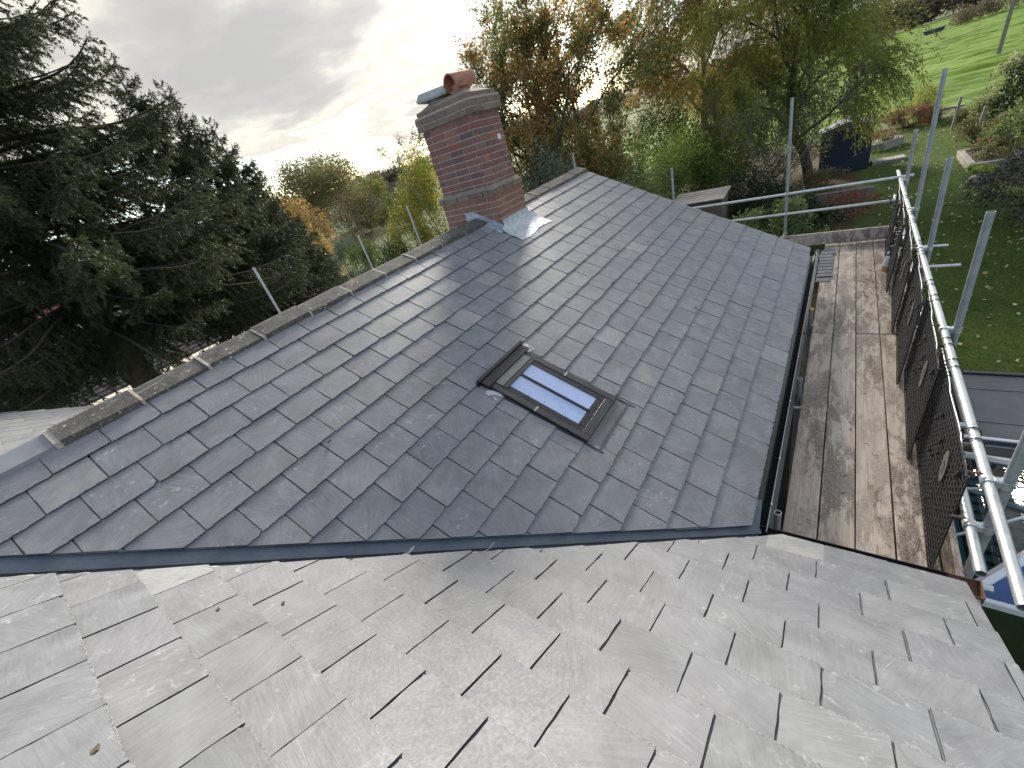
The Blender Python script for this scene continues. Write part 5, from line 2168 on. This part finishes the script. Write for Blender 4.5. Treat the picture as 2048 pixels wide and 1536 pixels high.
bush('privet_bush', 'mid-green bush between the bright green bush and the mottled bush', 'bush', az_pos(-19.0, 18.5), 1.5, 1.2, 3.2, 'green', 9000, (0.07, 0.05), 212, 24, leaf2='olive', mix2=0.4)
bush('hazel_bush', 'green understory bush below the tan willow', 'bush', az_pos(-13.2, 23), 2.0, 1.4, 3.1, 'green', 11000, (0.09, 0.06), 213, 26, leaf2='yellow', mix2=0.12)
broadleaf('dead_bush', 'tangle of bare grey-brown stems left of the blue shed', 'bush', az_pos(-6.3, 21.0), 3.0, 2.3, 'olive', 3600, (0.07, 0.045), 214, bark='bark_pale', trunk=0.035, limbs=24, first=0.08, up=0.7, sub=7, tw=6, multi=6, bare=0.4, spread=0.10)
bush('forsythia_bush', 'olive bush behind the tangle of bare stems', 'bush', az_pos(-6.8, 23.5), 2.0, 1.4, 3.0, 'olive', 9000, (0.08, 0.05), 215, 26, leaf2='willow', mix2=0.35)
bush('blackthorn_bush', 'tall olive bush below the gap between the olive-green tree and the tan willow', 'bush', az_pos(-17.2, 25), 2.2, 1.5, 4.1, 'olive', 14000, (0.09, 0.06), 270, 30, leaf2='green', mix2=0.4)
bush('viburnum_bush', 'mid-green bush left of the crimson bush', 'bush', az_pos(-12.6, 20), 1.3, 1.0, 2.7, 'green', 8000, (0.08, 0.05), 271, 24, leaf2='olive', mix2=0.5)
bush('holly_bush', 'rounded dark evergreen bush behind the end rails', 'bush', az_pos(-8.1, 16.4), 0.98, 0.95, 2.15, 'dark', 9500, (0.065, 0.045), 216, 40, fill=0.3)
bush('laurel_bush', 'glossy laurel with pale leaves below the end rails', 'bush', az_pos(-5.6, 12.9), 1.15, 0.8, 1.75, 'laurel', 7000, (0.10, 0.05), 217, 30)
bush('rhododendron_bush', 'dark green shrub behind the glossy laurel', 'bush', az_pos(-3.6, 15.4), 1.0, 0.8, 1.35, 'dark', 5200, (0.085, 0.05), 218, 24, leaf2='laurel', mix2=0.25)
bush('box_hedge', 'low clipped hedge behind the end toe board', 'hedge', (0.15, 12.2), 1.35, 0.32, 0.98, 'dark', 9000, (0.05, 0.032), 219, 60, box=True, leaf2='green', mix2=0.35)
bush('barberry_bush', 'low red-brown shrub behind the end rails near the lawn', 'bush', (0.2, 17.2), 0.9, 0.7, 0.75, 'brown', 2200, (0.06, 0.04), 220, 20, leaf2='red', mix2=0.25)
bush('cotoneaster_bush', 'sprawling brown shrub in front of the blue shed', 'bush', (-0.9, 20.4), 1.3, 0.8, 0.95, 'brown', 3600, (0.06, 0.04), 221, 24, leaf2='olive', mix2=0.5)
bush('fern_bush', 'rusty red fern clump at the end of the lawn', 'bush', (2.6, 32.6), 1.15, 0.7, 0.85, 'brown', 3200, (0.16, 0.03), 222, 22, leaf2='red', mix2=0.12)
bush('grass_clump', 'tall straw-coloured grass clump beside the stone bench', 'bush', (3.2, 33.8), 0.55, 0.5, 1.5, 'willow', 2600, (0.30, 0.02), 223, 14)
bush('fern_bush', 'small brown fern clump right of the stone bench', 'bush', (4.5, 31.0), 0.7, 0.5, 0.55, 'brown', 1500, (0.10, 0.03), 224, 14, leaf2='olive', mix2=0.6)
bush('heather_bush', 'big dark grey-leaved shrub at the right edge beside the lawn', 'bush', (4.75, 16.0), 2.05, 2.6, 1.55, 'grey', 17000, (0.07, 0.04), 225, 60, leaf2='dark', mix2=0.35, lump=0.22)
bush('heather_bush', 'second dark shrub nearer the flat roof at the right edge', 'bush', (5.1, 12.2), 1.5, 1.5, 1.5, 'brown', 8000, (0.07, 0.04), 226, 40, leaf2='dark', mix2=0.6)
bush('yew_hedge', 'tall clipped dark hedge at the right edge below the field', 'hedge', (8.0, 28.4), 2.9, 1.1, 1.95, 'dark', 16000, (0.09, 0.06), 227, 90, box=True)
bush('ivy_clump', 'pale flowering ivy spilling over the clipped dark hedge', 'ivy', (6.0, 29.6), 1.5, 0.8, 2.2, 'pale', 5000, (0.10, 0.07), 228, 26)
bush('hydrangea_bush', 'cream-edged bush in the raised bed at the right', 'bush', (4.95, 23.0), 0.85, 0.8, 1.45, 'pale', 3800, (0.10, 0.06), 229, 24, leaf2='green', mix2=0.5)
bush('rose_bush', 'twiggy brown bush behind the raised bed by the fence', 'bush', (4.3, 25.6), 0.8, 0.6, 0.95, 'brown', 2200, (0.07, 0.045), 230, 18, leaf2='olive', mix2=0.5)
bush('lavender_bush', 'small lime-green tuft beside the raised bed timbers', 'bush', (3.55, 20.3), 0.35, 0.35, 0.35, 'lime', 900, (0.07, 0.03), 231, 10)

# --- left of the chimney
bush('field_maple', 'yellow-green bush directly left of the chimney', 'bush', az_pos(-45.0, 24), 1.9, 1.6, 5.4, 'green', 20000, (0.085, 0.06), 240, 44, leaf2='yellow', mix2=0.4)
bush('golden_bush', 'golden-leaved bush low behind the ridge left of the chimney', 'bush', az_pos(-49.0, 22), 1.5, 1.2, 3.5, 'yellow', 9000, (0.08, 0.055), 241, 26, leaf2='green', mix2=0.45)
broadleaf('birch_tree', 'nearly bare weeping birch standing against the sky left of the chimney', 'tree', az_pos(-46.4, 30), 8.0, 1.9, 'brown', 2600, (0.06, 0.04), 242, trunk=0.05, limbs=11, first=0.45, up=0.7, sub=6, tw=6, sag=0.9, bare=0.1, spread=0.05)
broadleaf('alder_bush', 'brown twiggy bush with bare stems behind the ridge', 'bush', az_pos(-53.8, 26), 4.3, 2.2, 'brown', 5200, (0.06, 0.04), 243, trunk=0.04, limbs=24, first=0.1, up=0.8, sub=6, tw=6, multi=6, bare=0.15, spread=0.10)
bush('oak_tree', 'round russet tree crown on the far left skyline', 'tree', az_pos(-58.2, 56), 6.0, 5.0, 8.3, 'brown', 26000, (0.20, 0.14), 244, 60, leaf2='olive', mix2=0.6)
bush('oak_tree', 'darker wiry-topped tree behind the russet tree', 'tree', az_pos(-55.6, 66), 6.0, 5.0, 9.0, 'olive', 18000, (0.22, 0.15), 245, 60, leaf2='brown', mix2=0.3)
bush('lime_tree', 'smaller light green tree right of the russet tree', 'tree', az_pos(-51.8, 60), 2.9, 2.8, 5.5, 'green', 11000, (0.17, 0.12), 246, 34, leaf2='yellow', mix2=0.25)
bush('maple_tree', 'gold and orange tree beside the young spruce', 'tree', az_pos(-61.2, 36), 2.2, 2.0, 5.0, 'orange', 10000, (0.12, 0.08), 247, 30)
bush('beech_bush', 'peach and brown bush in front of the gold and orange tree', 'bush', az_pos(-61.8, 31), 2.0, 1.6, 3.6, 'orange', 9000, (0.10, 0.07), 248, 28, leaf2='tan', mix2=0.5)
bush('conifer', 'narrow dark columnar conifer behind the ridge', 'conifer', az_pos(-60.6, 26.0), 0.55, 0.55, 2.75, 'dark', 7000, (0.10, 0.04), 249, 26)
bush('juniper_bush', 'grey-green feathery shrub right of the columnar conifer', 'bush', az_pos(-57.6, 25), 1.4, 1.1, 2.9, 'bluegreen', 11000, (0.09, 0.03), 250, 26)
bush('snowberry_bush', 'dark low shrub close behind the ridge below the twiggy bush', 'bush', az_pos(-52.0, 19.5), 1.9, 1.2, 2.5, 'dark', 9000, (0.07, 0.045), 251, 26, leaf2='green', mix2=0.5)
bush('dogwood_bush', 'green shrub between the grey-green shrub and the twiggy bush', 'bush', az_pos(-55.6, 22), 1.3, 1.1, 2.6, 'green', 7000, (0.08, 0.05), 252, 24, leaf2='olive', mix2=0.5)
bush('garden_hedge', 'dark hedge in front of the far dark-roofed house', 'hedge', az_pos(-49.4, 66), 5.0, 1.0, 1.8, 'dark', 8000, (0.14, 0.10), 253, 60, box=True)

# --- far woods and hedges: nobody could count the trees
def belt(name, label, pts, hgt, dep, m, n, leaf, seed, lumps=70):
    rng = np.random.default_rng(seed)
    pts = np.array(pts, float)
    segl = np.linalg.norm(np.diff(pts, axis=0), axis=1)
    cum = np.concatenate([[0], np.cumsum(segl)])
    def at(t):
        t = t * cum[-1]
        i = np.clip(np.searchsorted(cum, t) - 1, 0, len(segl) - 1)
        f = ((t - cum[i]) / segl[i])[:, None]
        return pts[i] * (1 - f) + pts[i + 1] * f
    lt = rng.random(lumps)
    lc = at(lt)
    lh = hgt * rng.uniform(0.55, 1.0, lumps)
    lr = hgt * rng.uniform(0.28, 0.5, lumps)
    i = rng.integers(0, lumps, n)
    v = unit(rng.normal(size=(n, 3))) * (rng.random(n)[:, None] ** 0.4)
    P = np.zeros((n, 3))
    P[:, :2] = lc[i] + v[:, :2] * lr[i][:, None] + rng.normal(0, dep, (lumps, 2))[i]
    P[:, 2] = np.maximum(GZ + 0.05, GZ + lh[i] * 0.55 + v[:, 2] * lh[i] * 0.5)
    s = rng.uniform(0.6, 1.3, n)
    me = leaves_mesh(name, P, rng.normal(size=(n, 3)), leaf[0] * s, leaf[1] * s, rng, L[m])
    return tag(link(name, me, L[m]), label, 'woodland', kind='stuff')


belt('far_wood', 'brown autumn wood along the top of the field', [(-40, 236), (0, 236), (40, 240), (100, 240)], 13.0, 3.0, 'far', 52000, (1.0, 0.7), 301, 110)
belt('field_hedge', 'bare brown hedge crossing the field at the right edge', [(15.3, 139), (22, 145), (38, 158)], 4.2, 0.3, 'far', 11000, (0.32, 0.2), 302, 46)
belt('far_treeline', 'distant treeline on the left horizon', [(-330, -60), (-300, 60), (-240, 160), (-170, 230), (-80, 270), (0, 280), (90, 270)], 13, 4.0, 'far', 42000, (1.6, 1.1), 303, 230)

# --- grass and fallen leaves on the near lawn
rng = np.random.default_rng(41)
n = 110000
P = np.stack([rng.uniform(0.95, 9.0, n), 5.6 + 27.5 * rng.random(n) ** 1.5, np.full(n, GZ + 0.008)], 1)
D = rng.normal(0, 0.5, (n, 3))
D[:, 2] = 1
me = leaves_mesh('grass', P, D, rng.uniform(0.025, 0.065, n), 0.014, rng, L['grass'])
tag(link('grass', me, L['grass']), 'short damp lawn grass behind the guard rail', 'grass', kind='stuff')
n = 1500
P = np.stack([rng.uniform(0.95, 9.0, n), 5.8 + 26 * rng.random(n) ** 1.3, GZ + 0.045 + 0.02 * rng.random(n)], 1)
D = rng.normal(0, 1, (n, 3))
D[:, 2] *= 0.22
s = rng.uniform(0.05, 0.115, n)
me = leaves_mesh('fallen_leaf', P, D, s, s * 0.7, rng, L['fallen'])
tag(link('fallen_leaf', me, L['fallen']), 'fallen leaves scattered over the lawn', 'leaves', kind='stuff')

# ------------------------------------------------------------------ garden things
shed = thing('garden_shed', 'dark blue garden shed half hidden under the willow', 'shed', (0.05, 25.0, GZ))
b = MB()
b.box((0.05, 25.0, GZ + 0.85), (1.72, 1.3, 1.7))
b.build('wall', M['shed_blue'], shed)
for k in range(12):
    b = MB()
    b.box((-0.74 + 0.144 * k, 24.335, GZ + 0.85), (0.132, 0.022, 1.66), bev=0.004)
    b.build('plank', M['shed_blue'], shed)
b = MB()
b.prism([(-0.95, 24.2, GZ + 1.68), (1.05, 24.2, GZ + 1.68), (0.05, 24.2, GZ + 1.95)], (0, 1.6, 0))
b.build('roof', M['felt_roof'], shed)

store = thing('log_store', 'low store with a mossy grey board roof behind the slate verge', 'shed', (-3.3, 15.0, GZ))
for k in range(5):
    b = MB()
    b.box((-3.55, 14.55 + 0.235 * k, GZ + 1.86 + 0.02 * k), (1.6, 0.225, 0.03), Matrix.Rotation(R(4), 3, 'X'), bev=0.004)
    b.build('roof_board', M['stone'], store)
b = MB()
b.box((-3.55, 15.05, GZ + 0.9), (1.45, 0.95, 1.78))
b.build('wall', M['sleeper'], store)

wall = thing('sleeper_wall', 'low brown sleeper wall in front of the blue shed', 'wall', (-1.2, 19.0, GZ))
for k in range(2):
    for j in range(2):
        b = MB()
        b.box((-2.2 + 2.0 * j + 0.15 * k, 19.0, GZ + 0.13 + 0.25 * k), (1.98, 0.2, 0.24), bev=0.01)
        b.build('sleeper', M['sleeper'], wall)

bed = thing('raised_bed', 'raised bed of pale timbers at the right of the lawn', 'raised bed', (4.4, 22.6, GZ))
for (c, s_) in (((3.50, 22.3, GZ + 0.13), (0.18, 2.4, 0.26)), ((4.05, 21.1, GZ + 0.13), (1.28, 0.18, 0.26)), ((4.05, 23.5, GZ + 0.13), (1.28, 0.18, 0.26)), ((4.6, 22.3, GZ + 0.13), (0.18, 2.4, 0.26))):
    b = MB()
    b.box(c, s_, bev=0.012)
    b.build('timber', M['stone'], bed)
b = MB()
b.box((4.05, 22.3, GZ + 0.1), (1.0, 2.3, 0.2))
b.build('soil', M['soil'], bed)
bush('nepeta_plant', 'low olive plants filling the raised bed', 'plant', (4.05, 22.2), 0.5, 1.1, 0.5, 'olive', 3000, (0.07, 0.04), 262, 26, z=GZ + 0.2, leaf2='brown', mix2=0.4)
b = MB()
b.lathe((3.45, 19.6, GZ), [(0.22, 0), (0.26, 0.06), (0.18, 0.2), (0.08, 0.26)], 9)
tag(b.build('stone', M['stone']), 'pale boulder at the edge of the lawn', 'boulder')

slb = thing('stone_bed', 'stone-edged bed with dead plants beyond the shed', 'raised bed', (1.45, 28.0, GZ))
b = MB()
b.prism([(0.8, 27.6, GZ), (1.5, 27.4, GZ), (2.2, 28.3, GZ), (2.0, 28.9, GZ), (0.9, 28.7, GZ)], (0, 0, 0.34))
b.build('kerb', M['stone'], slb)
bush('aster_bush', 'dead brown plants in the stone-edged bed', 'bush', (1.5, 28.2), 0.6, 0.5, 0.4, 'brown', 1200, (0.07, 0.03), 260, 12, z=GZ + 0.33, leaf2='red', mix2=0.08)
pal = thing('paving_stack', 'pale paving slabs lying on the lawn beside the shed', 'paving', (1.45, 24.9, GZ))
for k in range(3):
    b = MB()
    b.box((1.18 + 0.36 * k, 24.9 + 0.03 * k, GZ + 0.07), (0.34, 0.62, 0.14), Matrix.Rotation(R(4), 3, 'Z'), bev=0.01)
    b.build('slab', M['stone'], pal)

bench = thing('stone_bench', 'stone bench at the field edge', 'bench', (4.1, 33.2, GZ))
b = MB()
b.box((4.1, 33.2, GZ + 0.44), (1.1, 0.4, 0.08), bev=0.012)
b.build('seat', M['stone'], bench)
for sx in (-0.32, 0.32):
    b = MB()
    b.box((4.1 + sx, 33.2, GZ + 0.2), (0.16, 0.32, 0.40), bev=0.01)
    b.build('leg', M['stone'], bench)
for (x, y, h, tilt, lab) in ((2.95, 35.0, 0.9, 0, 'thin fence post left of the tall scaffold tube at the field edge'), (3.9, 29.4, 1.32, 3, 'tall timber fence post right of the tall scaffold tube'), (4.35, 26.9, 1.08, 4, 'timber fence post in front of the ivy')):
    b = MB()
    Mr = Matrix.Rotation(R(tilt), 3, 'Y')
    b.box(Vector((x, y, GZ)) + Mr @ Vector((0, 0, h / 2)), (0.095, 0.095, h), Mr, bev=0.01)
    b.raw([], [])
    o = b.build('fence_post', M['timber'])
    tag(o, lab, 'post', 'fence posts at the field edge')
b = MB()
b.path([(3.97, 29.35, GZ + 1.3), (4.6, 29.4, GZ + 0.98), (5.2, 29.5, GZ + 0.95), (5.8, 29.6, GZ + 1.2)], 0.018, 6)
tag(b.build('rope', M['wire']), 'pale rope slung from the fence post to the ivy', 'rope')
tel = thing('utility_pole', 'leaning wooden utility pole in the field at the right edge', 'pole', (9.5, 58.2, GZ))
b = MB()
b.path([(9.5, 58.2, GZ), (9.62, 58.2, GZ + 4.0), (9.74, 58.2, GZ + 8.2)], [0.15, 0.13, 0.11], 10)
b.build('shaft', M['bark_pale'], tel)
b = MB()
b.box((9.72, 58.1, GZ + 7.8), (1.5, 0.1, 0.1))
b.build('crossarm', M['bark_pale'], tel)
tro = thing('feed_trough', 'dark metal feed trough standing far out in the field', 'trough', (12.0, 133.0, GZ + 0.2))
b = MB()
b.prism([(10.4, 133, GZ + 1.15), (13.6, 133, GZ + 1.15), (13.2, 133, GZ + 0.45), (10.8, 133, GZ + 0.45)], (0, 1.0, 0))
b.build('body', M['shed_blue'], tro)
for sx in (11.0, 13.0):
    b = MB()
    b.box((sx, 133.5, GZ + 0.33), (0.12, 0.8, 0.4))
    b.build('leg', M['galv_old'], tro)

# ------------------------------------------------------------------ neighbouring buildings on the left
nb = thing('outbuilding', 'outbuilding with a dark tiled roof below the spruce on the left', 'outbuilding', (-20, 1.0, GZ))
q = random.Random(12)
tile = MB()
tile.box((0, 0, 0), (0.30, 0.30, 0.022), bev=0.004)
TM = mesh_np('tile', tile.v, tile.c, tile.i)
TM.materials.append(M['dark_tile'])
sl = R(24)
RXn, RZn = -22.6, -2.45
cnt = 0
base = MB()
base.prism([(RXn, -6, RZn - 0.03), (RXn + 4.2, -6, RZn - 0.03 - 4.2 * math.tan(sl)), (RXn + 4.2, 8, RZn - 0.03 - 4.2 * math.tan(sl)), (RXn, 8, RZn - 0.03)], (0, 0, -0.08))
rf = base.build('roof', M['dark_tile'], nb)
restT = MB()
allt = []
for r_ in range(17):
    for c_ in range(46):
        d = 0.14 + 0.26 * r_
        y = -6 + 0.15 + 0.303 * c_ + 0.15 * (r_ % 2)
        P_ = Vector((RXn + d * math.cos(sl), y, RZn - d * math.sin(sl)))
        pr = project(P_)
        vis = pr is not None and -20 < pr[0] < 300 and 700 < pr[1] < 860
        allt.append((0 if vis else 1, P_.length, P_))
allt.sort(key=lambda t_: (t_[0], t_[1]))
for k, (v_, l_, P_) in enumerate(allt):
    Mx = Matrix.Translation(P_ + Vector((0, 0, 0.012))) @ Matrix.Rotation(sl - R(4) + q.gauss(0, 0.01), 4, 'Y') @ Matrix.Rotation(q.gauss(0, 0.01), 4, 'Z')
    if k < 200 and v_ == 0:
        link('tile', TM, None, rf, Mx)
    else:
        restT.raw([Mx @ Vector(v) for v in tile.v], [(3, 2, 1, 0), (0, 1, 5, 4), (1, 2, 6, 5), (2, 3, 7, 6), (3, 0, 4, 7), (4, 5, 9, 8), (5, 6, 10, 9), (6, 7, 11, 10), (7, 4, 8, 11), (8, 9, 13, 12), (9, 10, 14, 13), (10, 11, 15, 14), (11, 8, 12, 15), (12, 13, 14, 15)])
tag(restT.build('remaining_tile', M['dark_tile'], rf), kind='stuff')
b = MB()
b.box((RXn - 0.05, 1, RZn + 0.06), (0.30, 14, 0.22), bev=0.02)
b.build('coping', M['lichen'], nb)
b = MB()
b.box((RXn - 3.2, 1, RZn - 0.05), (6.0, 14, 0.12))
b.build('flat_roof', M['concrete'], nb)
b = MB()
b.box((RXn + 0.3, 1, (GZ + RZn) / 2 - 0.55), (7.0, 13.6, RZn - GZ - 1.3))
b.build('wall', M['render'], nb)

bun = thing('bungalow', 'bungalow with a red hipped tile roof at the far left edge', 'house', (-46, 3, GZ))
b = MB()
b.box((-46, 3, GZ + 1.55), (8, 9.6, 3.1))
b.build('wall', M['render'], bun)
b = MB()
x0, x1, y0, y1, zb_ = -50.4, -41.6, -2.2, 8.2, GZ + 3.1
b.raw([(x0, y0, zb_), (x1, y0, zb_), (x1, y1, zb_), (x0, y1, zb_), (-46, y0 + 4.4, zb_ + 2.4), (-46, y1 - 4.4, zb_ + 2.4)], [(3, 2, 1, 0), (0, 1, 4), (1, 2, 5, 4), (2, 3, 5), (3, 0, 4, 5)])
br = b.build('roof', M['red_tile'], bun)
b = MB()
for k in range(14):
    t_ = (k + 0.5) / 14
    b.box((x1 - 4.4 * t_, 3, zb_ + 2.4 * t_ + 0.015), (0.05, (y1 - y0) - 8.8 * t_, 0.05))
b.build('tile_course', M['red_tile'], br)
b = MB()
b.box((x1 + 0.06, 3, zb_ - 0.02), (0.12, 10.5, 0.12))
b.build('gutter', M['white_paint'], bun)
b = MB()
b.tube((x1, y1, zb_ + 0.06), (-46, y1 - 4.4, zb_ + 2.46), 0.09, n=8)
b.build('hip_tile', M['concrete'], bun)

fh = thing('far_house', 'distant house with a long dark roof right of the light green tree', 'house', (*az_pos(-49.6, 76), GZ))
cx, cy = az_pos(-49.6, 76)
Mz = Matrix.Rotation(R(42), 3, 'Z')
b = MB()
b.box((cx, cy, GZ + 1.3), (13, 7, 2.6), Mz)
b.build('wall', M['red_tile'], fh)
b = MB()
vs = [Vector((cx, cy, 0)) + Mz @ Vector(v) for v in ((-7, -4, GZ + 2.5), (7, -4, GZ + 2.5), (7, 4, GZ + 2.5), (-7, 4, GZ + 2.5), (-6.5, 0, GZ + 4.6), (6.5, 0, GZ + 4.6))]
b.raw(vs, [(3, 2, 1, 0), (0, 1, 5, 4), (1, 2, 5), (2, 3, 4, 5), (3, 0, 4)])
b.build('roof', M['dark_tile'], fh)
for k in range(4):
    c = Vector((cx, cy, 0)) + Mz @ Vector((-4.5 + 3 * k, -3.53, GZ + 1.5))
    b = MB()
    b.box(c, (1.2, 0.08, 1.1), Mz)
    f_ = b.build('window', M['white_paint'], fh)
    b = MB()
    b.box(c + Mz @ Vector((0, -0.05, 0)), (1.0, 0.03, 0.9), Mz)
    b.build('pane', M['glass_roof'], f_)
